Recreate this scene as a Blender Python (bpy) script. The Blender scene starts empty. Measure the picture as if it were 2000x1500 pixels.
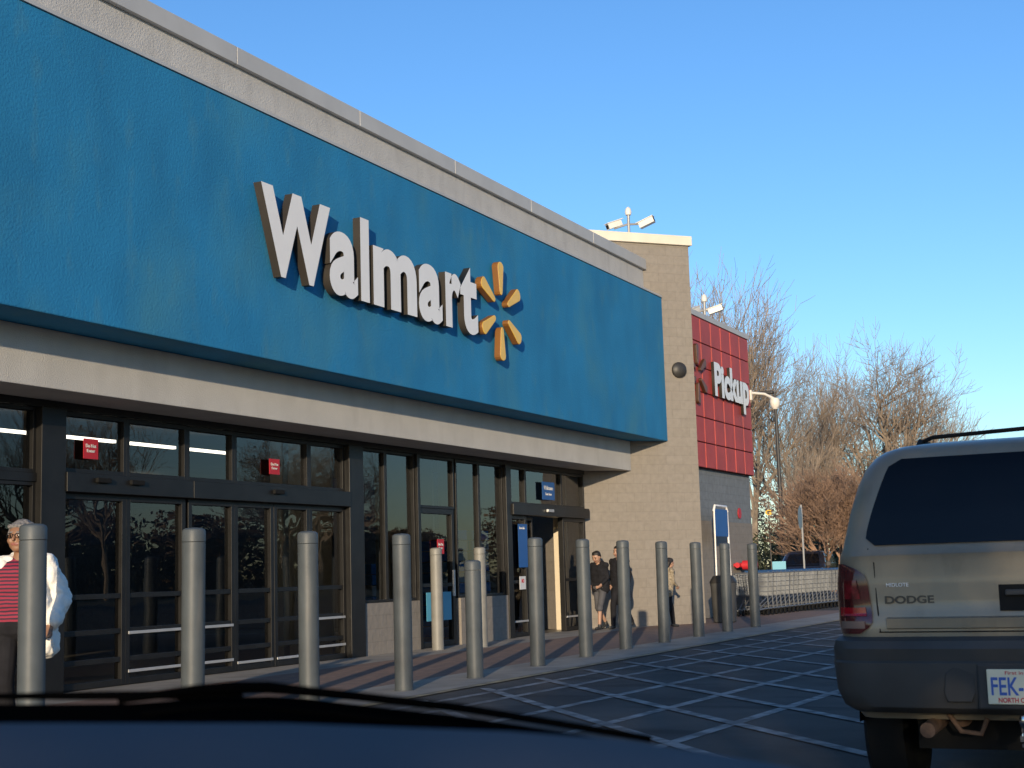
import bpy, bmesh, math, random
import numpy as np
from mathutils import Vector, Matrix
random.seed(7)
S=bpy.context.scene
COL=S.collection
V=Vector
# ------------------------------------------------------------ materials
def M(name,base,rough=.7,metal=0.,var=.15,scale=4.,bump=0.,bscale=40.,stretch=(1,1,1),spec=.5,base2=None,detail=5,coat=0,emis=0):
    m=bpy.data.materials.new(name); m.use_nodes=True
    n=m.node_tree.nodes; l=m.node_tree.links; b=n['Principled BSDF']
    b.inputs['Roughness'].default_value=rough; b.inputs['Metallic'].default_value=metal
    b.inputs['Specular IOR Level'].default_value=spec
    if coat: b.inputs['Coat Weight'].default_value=coat; b.inputs['Coat Roughness'].default_value=.06
    tc=n.new('ShaderNodeTexCoord'); mp=n.new('ShaderNodeMapping'); mp.inputs['Scale'].default_value=stretch
    l.new(tc.outputs['Object'],mp.inputs['Vector'])
    no=n.new('ShaderNodeTexNoise'); no.inputs['Scale'].default_value=scale; no.inputs['Detail'].default_value=detail
    l.new(mp.outputs['Vector'],no.inputs['Vector'])
    rp=n.new('ShaderNodeValToRGB'); rp.color_ramp.elements[0].position=.3; rp.color_ramp.elements[1].position=.7
    c=base; c2=base2 or base
    rp.color_ramp.elements[0].color=[x*(1-var) for x in c]+[1]
    rp.color_ramp.elements[1].color=[min(1,x*(1+var)) for x in c2]+[1]
    l.new(no.outputs['Fac'],rp.inputs['Fac']); l.new(rp.outputs['Color'],b.inputs['Base Color'])
    if emis:
        l.new(rp.outputs['Color'],b.inputs['Emission Color']); b.inputs['Emission Strength'].default_value=emis
    if bump:
        n2=n.new('ShaderNodeTexNoise'); n2.inputs['Scale'].default_value=bscale; n2.inputs['Detail'].default_value=6
        l.new(tc.outputs['Object'],n2.inputs['Vector'])
        bp=n.new('ShaderNodeBump'); bp.inputs['Strength'].default_value=bump; bp.inputs['Distance'].default_value=.02
        l.new(n2.outputs['Fac'],bp.inputs['Height']); l.new(bp.outputs['Normal'],b.inputs['Normal'])
    return m
def add_layer(m,col,scale,lo,hi,stretch=(1,1,1),strength=.6,seed=0):
    n=m.node_tree.nodes; l=m.node_tree.links; b=n['Principled BSDF']
    src=b.inputs['Base Color'].links[0].from_socket
    tc=n.new('ShaderNodeTexCoord'); mp=n.new('ShaderNodeMapping'); mp.inputs['Scale'].default_value=stretch; mp.inputs['Location'].default_value=(seed,seed*2,0)
    l.new(tc.outputs['Object'],mp.inputs['Vector'])
    no=n.new('ShaderNodeTexNoise'); no.inputs['Scale'].default_value=scale; no.inputs['Detail'].default_value=7
    l.new(mp.outputs['Vector'],no.inputs['Vector'])
    mr=n.new('ShaderNodeMapRange'); mr.inputs['From Min'].default_value=lo; mr.inputs['From Max'].default_value=hi; mr.inputs['To Max'].default_value=strength
    l.new(no.outputs['Fac'],mr.inputs['Value'])
    mx=n.new('ShaderNodeMix'); mx.data_type='RGBA'
    l.new(mr.outputs['Result'],mx.inputs['Factor']); l.new(src,mx.inputs['A']); mx.inputs['B'].default_value=list(col)+[1]
    l.new(mx.outputs['Result'],b.inputs['Base Color'])
    return m
def brickmat(name,c1,c2,mortar,bw,bh,msize=.01,bump=.4,nb=.6,ax='xz',ov=.3):
    m=bpy.data.materials.new(name); m.use_nodes=True
    n=m.node_tree.nodes; l=m.node_tree.links; b=n['Principled BSDF']; b.inputs['Roughness'].default_value=.9
    tc=n.new('ShaderNodeTexCoord'); sp=n.new('ShaderNodeSeparateXYZ'); l.new(tc.outputs['Object'],sp.inputs[0])
    cb=n.new('ShaderNodeCombineXYZ')
    if ax=='xz':
        ad=n.new('ShaderNodeMath'); ad.operation='ADD'; l.new(sp.outputs[0],ad.inputs[0]); l.new(sp.outputs[1],ad.inputs[1])
        l.new(ad.outputs[0],cb.inputs[0]); l.new(sp.outputs[2],cb.inputs[1])
    else:
        l.new(sp.outputs[0],cb.inputs[0]); l.new(sp.outputs[1],cb.inputs[1])
    br=n.new('ShaderNodeTexBrick'); l.new(cb.outputs[0],br.inputs['Vector'])
    br.inputs['Scale'].default_value=1; br.inputs['Brick Width'].default_value=bw; br.inputs['Row Height'].default_value=bh
    br.inputs['Mortar Size'].default_value=msize; br.inputs['Mortar Smooth'].default_value=.3
    br.inputs['Color1'].default_value=list(c1)+[1]; br.inputs['Color2'].default_value=list(c2)+[1]; br.inputs['Mortar'].default_value=list(mortar)+[1]
    no=n.new('ShaderNodeTexNoise'); no.inputs['Scale'].default_value=9; no.inputs['Detail'].default_value=6
    l.new(tc.outputs['Object'],no.inputs['Vector'])
    mx=n.new('ShaderNodeMix'); mx.data_type='RGBA'; mx.blend_type='OVERLAY'; mx.inputs['Factor'].default_value=ov
    l.new(br.outputs['Color'],mx.inputs['A']); l.new(no.outputs['Fac'],mx.inputs['B']); l.new(mx.outputs['Result'],b.inputs['Base Color'])
    s=n.new('ShaderNodeMath'); s.operation='MULTIPLY'; s.inputs[1].default_value=-1.; l.new(br.outputs['Fac'],s.inputs[0])
    a=n.new('ShaderNodeMath'); a.operation='MULTIPLY_ADD'; a.inputs[1].default_value=nb; l.new(no.outputs['Fac'],a.inputs[0]); l.new(s.outputs[0],a.inputs[2])
    bp=n.new('ShaderNodeBump'); bp.inputs['Strength'].default_value=bump; bp.inputs['Distance'].default_value=.02
    l.new(a.outputs[0],bp.inputs['Height']); l.new(bp.outputs['Normal'],b.inputs['Normal'])
    return m
def glassmat(name,tint,ior=1.5,rough=0.0):
    m=bpy.data.materials.new(name); m.use_nodes=True
    n=m.node_tree.nodes; l=m.node_tree.links; n.remove(n['Principled BSDF']); o=n['Material Output']
    t=n.new('ShaderNodeBsdfTransparent'); t.inputs[0].default_value=list(tint)+[1]
    g=n.new('ShaderNodeBsdfGlossy'); g.inputs['Roughness'].default_value=rough
    f=n.new('ShaderNodeFresnel'); f.inputs[0].default_value=ior
    no=n.new('ShaderNodeTexNoise'); no.inputs['Scale'].default_value=.9; tc=n.new('ShaderNodeTexCoord'); l.new(tc.outputs['Object'],no.inputs['Vector'])
    bp=n.new('ShaderNodeBump'); bp.inputs['Strength'].default_value=.03; bp.inputs['Distance'].default_value=.1; l.new(no.outputs['Fac'],bp.inputs['Height'])
    l.new(bp.outputs['Normal'],g.inputs['Normal'])
    x=n.new('ShaderNodeMixShader'); l.new(f.outputs[0],x.inputs[0]); l.new(t.outputs[0],x.inputs[1]); l.new(g.outputs[0],x.inputs[2]); l.new(x.outputs[0],o.inputs[0])
    return m
m_blue=M('blue_stucco',(.020,.205,.405),.8,var=.10,scale=1.2,bump=.35,bscale=30,stretch=(1,1,.7),spec=.3)
add_layer(m_blue,(.075,.25,.29),.9,.48,.78,(1,1,.6),.55,3)
add_layer(m_blue,(.12,.26,.23),3.5,.56,.8,(1,1,.4),.3,23)
add_layer(m_blue,(.014,.145,.31),2.2,.5,.85,(1,1,.3),.45,11)
m_fascia=M('grey_stucco',(.54,.515,.47),.85,var=.06,scale=2,bump=.4,bscale=60)
add_layer(m_fascia,(.34,.32,.285),3,.55,.9,(1,1,.3),.4,4)
m_parapet=M('weathered_render',(.50,.485,.455),.85,var=.06,scale=3,bump=.45,bscale=50)
add_layer(m_parapet,(.29,.28,.26),5,.52,.85,(1,1,.3),.45,8)
m_coping=M('grey_metal_coping',(.50,.49,.465),.55,var=.06,scale=2,metal=.1)
m_cap=M('cream_cap',(.70,.64,.52),.6,var=.06,scale=3)
m_block=brickmat('split_block',(.245,.22,.188),(.232,.207,.175),(.205,.183,.155),.41,.205,.005,.35,1.4,ov=.2)
m_bluegrey=brickmat('painted_block',(.19,.21,.22),(.18,.20,.21),(.15,.165,.175),.41,.205,.006,.3,.6)
m_white=M('white_acrylic',(.86,.83,.78),.35,var=.03,scale=3)
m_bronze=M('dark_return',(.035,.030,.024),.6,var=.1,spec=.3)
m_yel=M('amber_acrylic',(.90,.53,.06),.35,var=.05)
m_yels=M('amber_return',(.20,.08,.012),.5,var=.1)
m_yeld=M('shaded_amber_acrylic',(.16,.055,.018),.5,var=.1)  # amber of the wing starburst, with the tower's shade painted into the colour
m_yelds=M('shaded_amber_return',(.06,.025,.012),.5,var=.1)  # petal sides, darkened for the same tower shade
m_frame=M('dark_aluminium',(.017,.0165,.016),.42,var=.2,metal=.2,spec=.35)
m_alu=M('pale_aluminium',(.5,.5,.49),.4,var=.08,metal=.4)
m_glass=glassmat('storefront_glass',(.62,.62,.60),1.72)
m_red=M('red_panel',(.46,.060,.048),.6,var=.10,scale=2)
add_layer(m_red,(.30,.06,.05),.7,.5,.7,(1,1,.6),.6,2)
m_redj=M('red_joint',(.10,.015,.012),.8)
m_asph=M('asphalt',(.078,.076,.073),.9,var=.25,scale=1.2,bump=.6,bscale=160,spec=.25)
add_layer(m_asph,(.12,.114,.106),.35,.48,.68,(1,1,1),.7,5)
add_layer(m_asph,(.036,.035,.034),1.3,.56,.68,(1,.4,1),.6,9)
add_layer(m_asph,(.15,.142,.13),90,.58,.7,(1,1,1),.5,4)
m_paint=M('worn_white_paint',(.32,.31,.295),.8,var=.2,scale=6)
add_layer(m_paint,(.10,.098,.094),4.5,.36,.60,(1,1,1),.92,2)
m_conc=M('concrete',(.30,.27,.225),.85,var=.14,scale=1.5,bump=.3,bscale=90)
add_layer(m_conc,(.15,.135,.115),2,.48,.75,(1,1,1),.6,2)
m_pave=brickmat('brick_paver',(.25,.15,.105),(.19,.12,.09),(.14,.115,.10),.22,.11,.006,.3,.5,'xy')
m_yline=M('faded_yellow_paint',(.36,.28,.15),.8,var=.2,scale=5)
add_layer(m_yline,(.15,.13,.10),5,.42,.6,(1,1,1),.85,2)
m_grass=M('dry_grass',(.09,.085,.04),.95,var=.35,scale=.4,bump=.6,bscale=8,base2=(.14,.11,.06))
m_boll=M('grey_sleeve',(.070,.082,.089),.5,var=.12,scale=5,bump=.06,bscale=20,spec=.4)
add_layer(m_boll,(.045,.05,.053),6,.5,.75,(1,1,.3),.6,2)
add_layer(m_boll,(.12,.12,.115),9,.62,.75,(1,1,.15),.5,31)
m_bollc=M('cream_sleeve',(.20,.195,.175),.5,var=.12,scale=5)
m_bark=M('bark',(.23,.185,.14),.9,var=.3,scale=3)
m_twig=M('twigs',(.24,.19,.145),.9,var=.35,scale=1)
m_rtwig=M('russet_twigs',(.24,.155,.105),.9,var=.3,scale=1)
m_leaf=M('evergreen_leaf',(.04,.055,.02),.8,var=.5,scale=1.2,base2=(.07,.075,.03))
m_wood=M('far_wood',(.16,.115,.075),.95,var=.5,scale=.5)
m_steel=M('cart_steel',(.19,.20,.21),.45,metal=.5,var=.15)
m_black=M('black_rubber',(.010,.010,.010),.8,var=.2,spec=.2)
m_navy=M('navy_plastic',(.02,.07,.18),.5)
m_signred=M('red_sign',(.50,.02,.03),.5,var=.03)
m_signblue=M('blue_sign',(.02,.11,.34),.5,var=.03)
m_cyan=M('cyan_sign',(.10,.38,.52),.5,var=.03)
m_pack=M('blue_pack',(.04,.30,.75),.4,var=.1)
m_wtxt=M('white_lettering',(.7,.7,.68),.5,var=.02)
m_lamp=M('lit_tube',(1,.93,.80),.5,var=0,emis=4)
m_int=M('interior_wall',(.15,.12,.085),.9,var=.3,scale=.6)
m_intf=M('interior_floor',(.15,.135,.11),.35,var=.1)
m_crm=M('cream_column',(.62,.54,.40),.7,var=.05)
m_cambody=M('camera_white',(.68,.66,.60),.45,var=.05)
m_galv=M('galvanised_post',(.35,.35,.34),.5,metal=.4,var=.1)
m_darkpole=M('dark_pole',(.03,.028,.026),.5)
# ------------------------------------------------------------ mesh builder
def rootmat(o):
    m=Matrix()
    while o is not None:
        m=o.matrix_basis@m; o=o.parent
    return m
class MB:
    def __init__(s): s.v=[];s.f=[];s.m=[]
    def quad(s,p,mi=0):
        b=len(s.v); s.v+= [tuple(q) for q in p]; s.f.append(tuple(range(b,b+len(p)))); s.m.append(mi)
    def box(s,x0,x1,y0,y1,z0,z1,mi=0):
        b=len(s.v); s.v+=[(x0,y0,z0),(x1,y0,z0),(x1,y1,z0),(x0,y1,z0),(x0,y0,z1),(x1,y0,z1),(x1,y1,z1),(x0,y1,z1)]
        for q in ((0,3,2,1),(4,5,6,7),(0,1,5,4),(1,2,6,5),(2,3,7,6),(3,0,4,7)): s.f.append(tuple(b+i for i in q)); s.m.append(mi)
    def tube(s,pts,rs,n=8,mi=0,cap=True):
        pts=[V(p) for p in pts]
        if not hasattr(rs,'__len__'): rs=[rs]*len(pts)
        b=len(s.v); N=len(pts)
        d=(pts[-1]-pts[0]); 
        if d.length<1e-9: d=V((0,0,1))
        d.normalize()
        ref=V((0,0,1)) if abs(d.z)<.9 else V((1,0,0))
        for i,p in enumerate(pts):
            a=(pts[min(i+1,N-1)]-pts[max(i-1,0)]); 
            if a.length<1e-9: a=d.copy()
            a.normalize(); u=a.cross(ref)
            if u.length<1e-4: u=a.cross(V((0,1,0)))
            u.normalize(); w=u.cross(a)
            for k in range(n):
                t=2*math.pi*k/n; q=p+(u*math.cos(t)+w*math.sin(t))*rs[i]; s.v.append((q.x,q.y,q.z))
        for i in range(N-1):
            for k in range(n):
                k2=(k+1)%n; s.f.append((b+i*n+k,b+i*n+k2,b+(i+1)*n+k2,b+(i+1)*n+k)); s.m.append(mi)
        if cap:
            s.f.append(tuple(b+k for k in range(n))[::-1]); s.m.append(mi)
            s.f.append(tuple(b+(N-1)*n+k for k in range(n))); s.m.append(mi)
    def lathe(s,prof,c=(0,0,0),n=24,mi=0,axis='z'):
        b=len(s.v); N=len(prof)
        for r,z in prof:
            for k in range(n):
                t=2*math.pi*k/n; x,y=r*math.cos(t),r*math.sin(t)
                if axis=='z': s.v.append((c[0]+x,c[1]+y,c[2]+z))
                elif axis=='y': s.v.append((c[0]+x,c[1]+z,c[2]+y))
                else: s.v.append((c[0]+z,c[1]+x,c[2]+y))
        for i in range(N-1):
            for k in range(n):
                k2=(k+1)%n; s.f.append((b+i*n+k,b+i*n+k2,b+(i+1)*n+k2,b+(i+1)*n+k)); s.m.append(mi)
        s.f.append(tuple(b+k for k in range(n))[::-1]); s.m.append(mi)
        s.f.append(tuple(b+(N-1)*n+k for k in range(n))); s.m.append(mi)
    def loft(s,rings,mi=0,capb=True,capt=True):
        b=len(s.v); n=len(rings[0])
        for r in rings: s.v+=[tuple(p) for p in r]
        for i in range(len(rings)-1):
            for k in range(n):
                k2=(k+1)%n; s.f.append((b+i*n+k,b+i*n+k2,b+(i+1)*n+k2,b+(i+1)*n+k)); s.m.append(mi)
        if capb: s.f.append(tuple(b+k for k in range(n))[::-1]); s.m.append(mi)
        if capt: s.f.append(tuple(b+(len(rings)-1)*n+k for k in range(n))); s.m.append(mi)
    def grid(s,g,mi=0):
        b=len(s.v); R=len(g); C=len(g[0])
        for r in g: s.v+=[tuple(p) for p in r]
        for i in range(R-1):
            for j in range(C-1):
                s.f.append((b+i*C+j,b+i*C+j+1,b+(i+1)*C+j+1,b+(i+1)*C+j)); s.m.append(mi)
    def xf(s,mat,start=0):
        for i in range(start,len(s.v)): q=mat@V(s.v[i]); s.v[i]=(q.x,q.y,q.z)
    def build(s,name,mats,parent=None,world=True,smooth=False,bevel=0,recalc=True):
        me=bpy.data.meshes.new(name); me.from_pydata(s.v,[],s.f)
        if not isinstance(mats,(list,tuple)): mats=[mats]
        for m in mats: me.materials.append(m)
        me.polygons.foreach_set('material_index',s.m)
        if recalc:
            bm=bmesh.new(); bm.from_mesh(me); bmesh.ops.recalc_face_normals(bm,faces=bm.faces); bm.to_mesh(me); bm.free()
        if smooth:
            me.polygons.foreach_set('use_smooth',[True]*len(me.polygons))
            me.set_sharp_from_angle(angle=math.radians(38))
        me.update()
        return place(me,name,parent,world,bevel)
def place(me,name,parent=None,world=True,bevel=0):
    o=bpy.data.objects.new(name,me); COL.objects.link(o)
    if parent is not None:
        if world: me.transform(rootmat(parent).inverted())
        o.parent=parent
    if bevel:
        b=o.modifiers.new('Bevel','BEVEL'); b.width=bevel; b.segments=2; b.limit_method='ANGLE'
    return o
def thing(name,loc,label,cat,rot=0,group=None,kind=None):
    o=bpy.data.objects.new(name,None); COL.objects.link(o); o.location=loc; o.rotation_euler=(0,0,rot); o.empty_display_size=.2
    tag(o,label,cat,group,kind); return o
def tag(o,label,cat,group=None,kind=None):
    o['label']=label; o['category']=cat
    if group: o['group']=group
    if kind: o['kind']=kind
    return o
def copy_thing(src,loc,rot=None,label=None,scale=None):
    c=src.copy(); COL.objects.link(c); c.location=loc
    if rot is not None: c.rotation_euler=(0,0,rot)
    if scale: c.scale=(scale,)*3 if not hasattr(scale,'__len__') else scale
    if label: c['label']=label
    def rec(s,d):
        for ch in [o for o in ALLC.get(s.name,[])]:
            k=ch.copy(); COL.objects.link(k); k.parent=d; rec(ch,k)
    rec(src,c); return c
ALLC={}
def index_children(src):
    ALLC[src.name]=[o for o in bpy.data.objects if o.parent==src]
    for o in ALLC[src.name]: index_children(o)
def textmesh(t,size=1,ext=.01,off=0,bev=0,align='CENTER'):
    cu=bpy.data.curves.new('t','FONT'); cu.body=t; cu.size=size; cu.extrude=ext; cu.offset=off; cu.bevel_depth=bev; cu.align_x=align; cu.align_y='CENTER'; cu.resolution_u=6
    ob=bpy.data.objects.new('t',cu); COL.objects.link(ob); bpy.context.view_layer.update()
    me=bpy.data.meshes.new_from_object(ob.evaluated_get(bpy.context.evaluated_depsgraph_get()))
    bpy.data.objects.remove(ob); bpy.data.curves.remove(cu); return me
WALL=Matrix(((1,0,0,0),(0,0,-1,0),(0,1,0,0),(0,0,0,1)))       # faces -Y
REAR=Matrix(((0,0,-1,0),(-1,0,0,0),(0,1,0,0),(0,0,0,1)))      # faces -X
def fitmesh(me,x0,x1,y0,y1):
    a=np.empty(len(me.vertices)*3); me.vertices.foreach_get('co',a); a=a.reshape(-1,3)
    mn=a.min(0); mx=a.max(0)
    a[:,0]=x0+(a[:,0]-mn[0])/(mx[0]-mn[0])*(x1-x0); a[:,1]=y0+(a[:,1]-mn[1])/(mx[1]-mn[1])*(y1-y0)
    me.vertices.foreach_set('co',a.ravel()); me.update()
def walltext(t,x0,x1,z0,z1,y,mat,parent,name='lettering',ext=.002,off=0,M_=WALL):
    me=textmesh(t,1,ext,off); fitmesh(me,x0,x1,z0,z1); me.transform(M_); me.transform(Matrix.Translation((0,y,0)))
    me.materials.clear(); me.materials.append(mat)
    return place(me,name,parent,True)
# ------------------------------------------------------------ camera
cam=bpy.data.objects.new('camera',bpy.data.cameras.new('camera')); COL.objects.link(cam); S.camera=cam
R=V((.4355,-.8997,-.0297)).normalized(); F=V((.8940,.4284,.1313)).normalized(); U=R.cross(F).normalized(); R=F.cross(U).normalized()
cam.matrix_world=Matrix(((R.x,U.x,-F.x,0),(R.y,U.y,-F.y,0),(R.z,U.z,-F.z,1.2),(0,0,0,1)))
cam.data.sensor_width=36; cam.data.lens=50.4; cam.data.clip_start=.05; cam.data.clip_end=5000
cam.data.dof.use_dof=True; cam.data.dof.focus_distance=22; cam.data.dof.aperture_fstop=10
# ------------------------------------------------------------ light
SX,SY,SZ=2.9,1.0,-.46
sd=V((SX,SY,SZ)).normalized()
su=bpy.data.lights.new('sun','SUN'); su.energy=5.0; su.angle=math.radians(.5); su.color=(1,.81,.57)
so=bpy.data.objects.new('sun',su); COL.objects.link(so); so.rotation_euler=sd.to_track_quat('-Z','Y').to_euler()
w=bpy.data.worlds.new('World'); S.world=w; w.use_nodes=True; wn=w.node_tree.nodes; wl=w.node_tree.links
sk=wn.new('ShaderNodeTexSky'); sk.sky_type='NISHITA'; sk.sun_disc=False; sk.sun_elevation=math.asin(-sd.z); sk.sun_rotation=math.atan2(-SX,-SY)
sk.air_density=1.0; sk.dust_density=.3; sk.ozone_density=3.0
hs=wn.new('ShaderNodeHueSaturation'); hs.inputs['Saturation'].default_value=1.10; hs.inputs['Value'].default_value=1.62
mu=wn.new('ShaderNodeMix'); mu.data_type='RGBA'; mu.blend_type='MULTIPLY'; mu.inputs['Factor'].default_value=1; mu.inputs['B'].default_value=(.86,.90,1.04,1)
wl.new(sk.outputs[0],hs.inputs['Color']); wl.new(hs.outputs[0],mu.inputs['A']); wl.new(mu.outputs['Result'],wn['Background'].inputs[0]); wn['Background'].inputs[1].default_value=.15
S.view_settings.view_transform='Standard'; S.view_settings.look='None'; S.view_settings.exposure=0
# ------------------------------------------------------------ ground
def sheet(name,x0,x1,y0,y1,z,mat,label,cat):
    b=MB(); b.quad([(x0,y0,z),(x1,y0,z),(x1,y1,z),(x0,y1,z)]); o=b.build(name,mat); o['kind']='structure'; o['label']=label; o['category']=cat; return o
sheet('ground',-2500,2500,-2500,2500,-.03,m_grass,'dry winter grass stretching to the horizon','ground')
sheet('road',-60,75,-40,7.42,0,m_asph,'dark worn asphalt lane in front of the shop','road')
sheet('parking_lot',37.9,75,7.42,40,0,m_asph,'dark asphalt parking area beside the shop','parking lot')
b=MB(); b.quad([(-2,7.42,.004),(37.9,7.42,.004),(37.9,8.45,.004),(-2,8.45,.004)]); o=b.build('pavement',m_conc); tag(o,'pale concrete strip under the bollards','pavement',kind='structure')
b=MB(); b.quad([(-2,8.45,.004),(37.9,8.45,.004),(37.9,10.9,.004),(-2,10.9,.004)]); o=b.build('pavement',m_pave); tag(o,'red brick paving along the shop entrance','pavement',kind='structure')
b=MB(); b.quad([(-2,10.9,.004),(31.2,10.9,.004),(31.2,12.3,.004),(-2,12.3,.004)]); o=b.build('pavement',m_conc); tag(o,'concrete apron at the shop doors','pavement',kind='structure')
b=MB()
def stripe(p,q,wd,z=.004,mi=0):
    p=V(p);q=V(q); d=(q-p).normalized(); n=V((-d.y,d.x))*wd/2
    b.quad([(p.x-n.x,p.y-n.y,z),(q.x-n.x,q.y-n.y,z),(q.x+n.x,q.y+n.y,z),(p.x+n.x,p.y+n.y,z)],mi)
YL,YH=1.7,7.05
for i,yy in enumerate((6.98,6.1,5.1,4.1,3.1)):
    stripe((6+i*.3,yy+.5 if i else 7.0),(37,yy-.9),.11,.004)
o=b.build('road_marking',m_paint,recalc=False); tag(o,'worn white long lines on the asphalt','road marking',kind='structure')
b=MB()
for k in range(-3,28):
    x0=2+k*1.38; stripe((x0,YL),(x0+(YH-YL)/.85,YH),.11,.008)
o=b.build('road_marking',m_paint,recalc=False); tag(o,'worn white diagonal hatching on the asphalt','road marking',kind='structure')
b=MB(); stripe((-2,7.30),(37.9,7.30),.12,.012); o=b.build('road_marking',m_yline,recalc=False); tag(o,'faded edge line beside the paving','road marking',kind='structure')
# ------------------------------------------------------------ main store building
ST=thing('store_building',(18,12,0),'large shop with blue panel facade and glass doors','shop building')
def boxpart(name,dims,mat,parent,bevel=0,label=None):
    q=MB(); q.box(*dims); o=q.build(name,mat,parent,bevel=bevel)
    if label:o['label']=label
    return o
boxpart('blue_panel',(0,29.93,10.57,11.6,4.0,7.22),m_blue,ST,.015)
boxpart('panel_ledge',(0,29.90,10.55,11.5,7.223,7.265),m_coping,ST)
boxpart('fascia',(0,29.25,11.2,12.3,3.35,3.997),m_fascia,ST,.01)
boxpart('parapet',(0,29.62,10.87,11.9,7.268,7.84),m_parapet,ST)
q=MB()
for i in range(10):
    q.box(-.4+i*3.0+.004,-.4+(i+1)*3.0-.004 if i<9 else 29.66,10.80,12,7.843,8.08)
q.build('coping',m_coping,ST,bevel=.008)
boxpart('roof',(0,28,12,45,7.3,7.5),m_conc,ST)
boxpart('wall',(0,.3,12.3,45,0,7.3),m_block,ST)
boxpart('wall',(.3,28,44.7,45,0,7.3),m_block,ST)
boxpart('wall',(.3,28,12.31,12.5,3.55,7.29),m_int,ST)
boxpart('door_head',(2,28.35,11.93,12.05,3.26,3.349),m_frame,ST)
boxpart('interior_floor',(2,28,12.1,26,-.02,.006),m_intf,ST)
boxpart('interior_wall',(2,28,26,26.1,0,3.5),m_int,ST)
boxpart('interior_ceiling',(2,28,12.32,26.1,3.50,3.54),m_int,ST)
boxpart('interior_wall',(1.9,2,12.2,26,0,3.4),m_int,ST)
for (y,z,xs) in ((13.67,3.18,[13.3,14.6,15.9,17.2]),(20,3.3,[13,18,23])):
    for x in xs:
        boxpart('ceiling_light',(x,x+1.0,y-.03,y+.03,z,z+.04),m_lamp,ST)
for x,y in ((19.1,13.2),(22.9,13.3),(24.7,12.9),(20.4,13.8)):
    boxpart('column',(x-.12,x+.12,y,y+.24,0,3.45),m_crm,ST)
for x,y0,y1 in ((21.3,12.2,12.9),(23.45,12.95,13.6),(24.5,12.2,13.4),(27.9,12.2,12.5),(19.0,12.3,13.1)):
    boxpart('interior_partition',(x,x+.05,y0,y1,.01,3.45),m_crm,ST)
boxpart('pilaster',(12.33,12.72,11.86,12.1,.004,3.258),m_frame,ST,.006)
boxpart('pilaster',(18.85,19.26,11.86,12.1,.004,3.258),m_frame,ST,.006)
boxpart('pilaster',(24.40,24.62,11.88,12.1,.004,3.258),m_frame,ST,.006)
boxpart('dwarf_wall',(19.262,21.04,11.90,12.12,.004,.81),m_block,ST)
boxpart('dwarf_wall',(22.5,24.398,11.90,12.12,.004,.81),m_block,ST)
def window(x0,x1,z0,z1,fw=.045,rails=(),white=(),name='window',fy=11.95,fd=.11):
    g=MB(); yy=fy+.055; tl=random.uniform(-.006,.006); g.quad([(x0+fw*.5,yy,z0+fw*.5),(x1-fw*.5,yy+tl,z0+fw*.5),(x1-fw*.5,yy+tl,z1-fw*.5),(x0+fw*.5,yy,z1-fw*.5)]); wo=g.build(name,m_glass,ST,recalc=False)
    f=MB(); f.box(x0,x0+fw,fy,fy+fd,z0,z1); f.box(x1-fw,x1,fy,fy+fd,z0,z1)
    f.box(x0+fw,x1-fw,fy,fy+fd,z0,z0+fw); f.box(x0+fw,x1-fw,fy,fy+fd,z1-fw,z1)
    for r in rails: f.box(x0+fw,x1-fw,fy+.01,fy+fd-.01,r-.03,r+.03)
    for r in white: f.box(x0+fw*.6,x1-fw*.6,fy-.012,fy-.001,r-.018,r+.018,1)
    f.build('frame',[m_frame,m_alu],wo,bevel=.003)
    return wo
for a,c in ((2.4,4.4),(4.4,6.4),(6.4,8.3),(8.3,10.3),(10.3,12.33)):
    window(a,c,.02,2.4); window(a,c,2.5,3.255)
    boxpart('transom_bar',(a,c,11.93,12.06,2.402,2.498),m_frame,ST)
for a,c in ((12.72,13.86),(13.86,15.03),(15.03,16.05),(16.05,17.87),(17.87,18.85)):
    window(a,c,2.53,3.255,.055)
boxpart('door_header',(12.722,15.03,11.84,12.08,2.30,2.528),m_frame,ST,.006)
boxpart('door_header',(15.04,18.848,11.84,12.08,2.30,2.528),m_frame,ST,.006)
for x in (13.3,13.9,16.9): boxpart('door_sensor',(x-.12,x+.12,11.79,11.838,2.42,2.48),m_black,ST,.01)
for a,c,wr in ((12.72,13.86,()),(13.86,15.0,(.63,.17)),(15.06,16.05,(.63,.17)),(16.05,16.96,(.12,)),(16.97,17.87,(.12,)),(17.87,18.848,(.63,.22))):
    window(a,c,.012,2.298,.075,(1.08,.66,.32),wr,'sliding_door')
window(19.262,20.08,.812,3.255); window(20.08,21.04,.812,3.255)
window(21.14,22.44,2.36,3.255)
d=window(21.14,22.40,.012,2.355,.09,(1.05,),(),'glass_door'); 
boxpart('handle',(22.2,22.24,11.86,11.9,.85,1.3),m_alu,d,.004)
window(22.5,23.4,.812,3.255); window(23.4,24.398,.812,3.255)
boxpart('door_jamb',(21.045,21.135,11.90,12.08,.004,3.255),m_frame,ST,.003)
window(24.62,25.4,2.53,3.255); window(25.4,27.15,2.53,3.255); window(27.15,28.33,2.53,3.255)
boxpart('door_header',(24.622,28.34,11.84,12.08,2.32,2.528),m_frame,ST,.006)
window(24.62,25.4,.012,2.318,.075,(1.05,),(.3,),'sliding_door'); window(27.15,28.33,.012,2.318,.075,(1.05,),(.3,),'sliding_door')
window(25.3,26.0,.012,2.30,.06,(1.05,),(),'sliding_door',12.10,.05)
boxpart('door_sensor',(26.1,26.4,11.79,11.838,2.4,2.46),m_alu,ST,.01)
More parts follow.
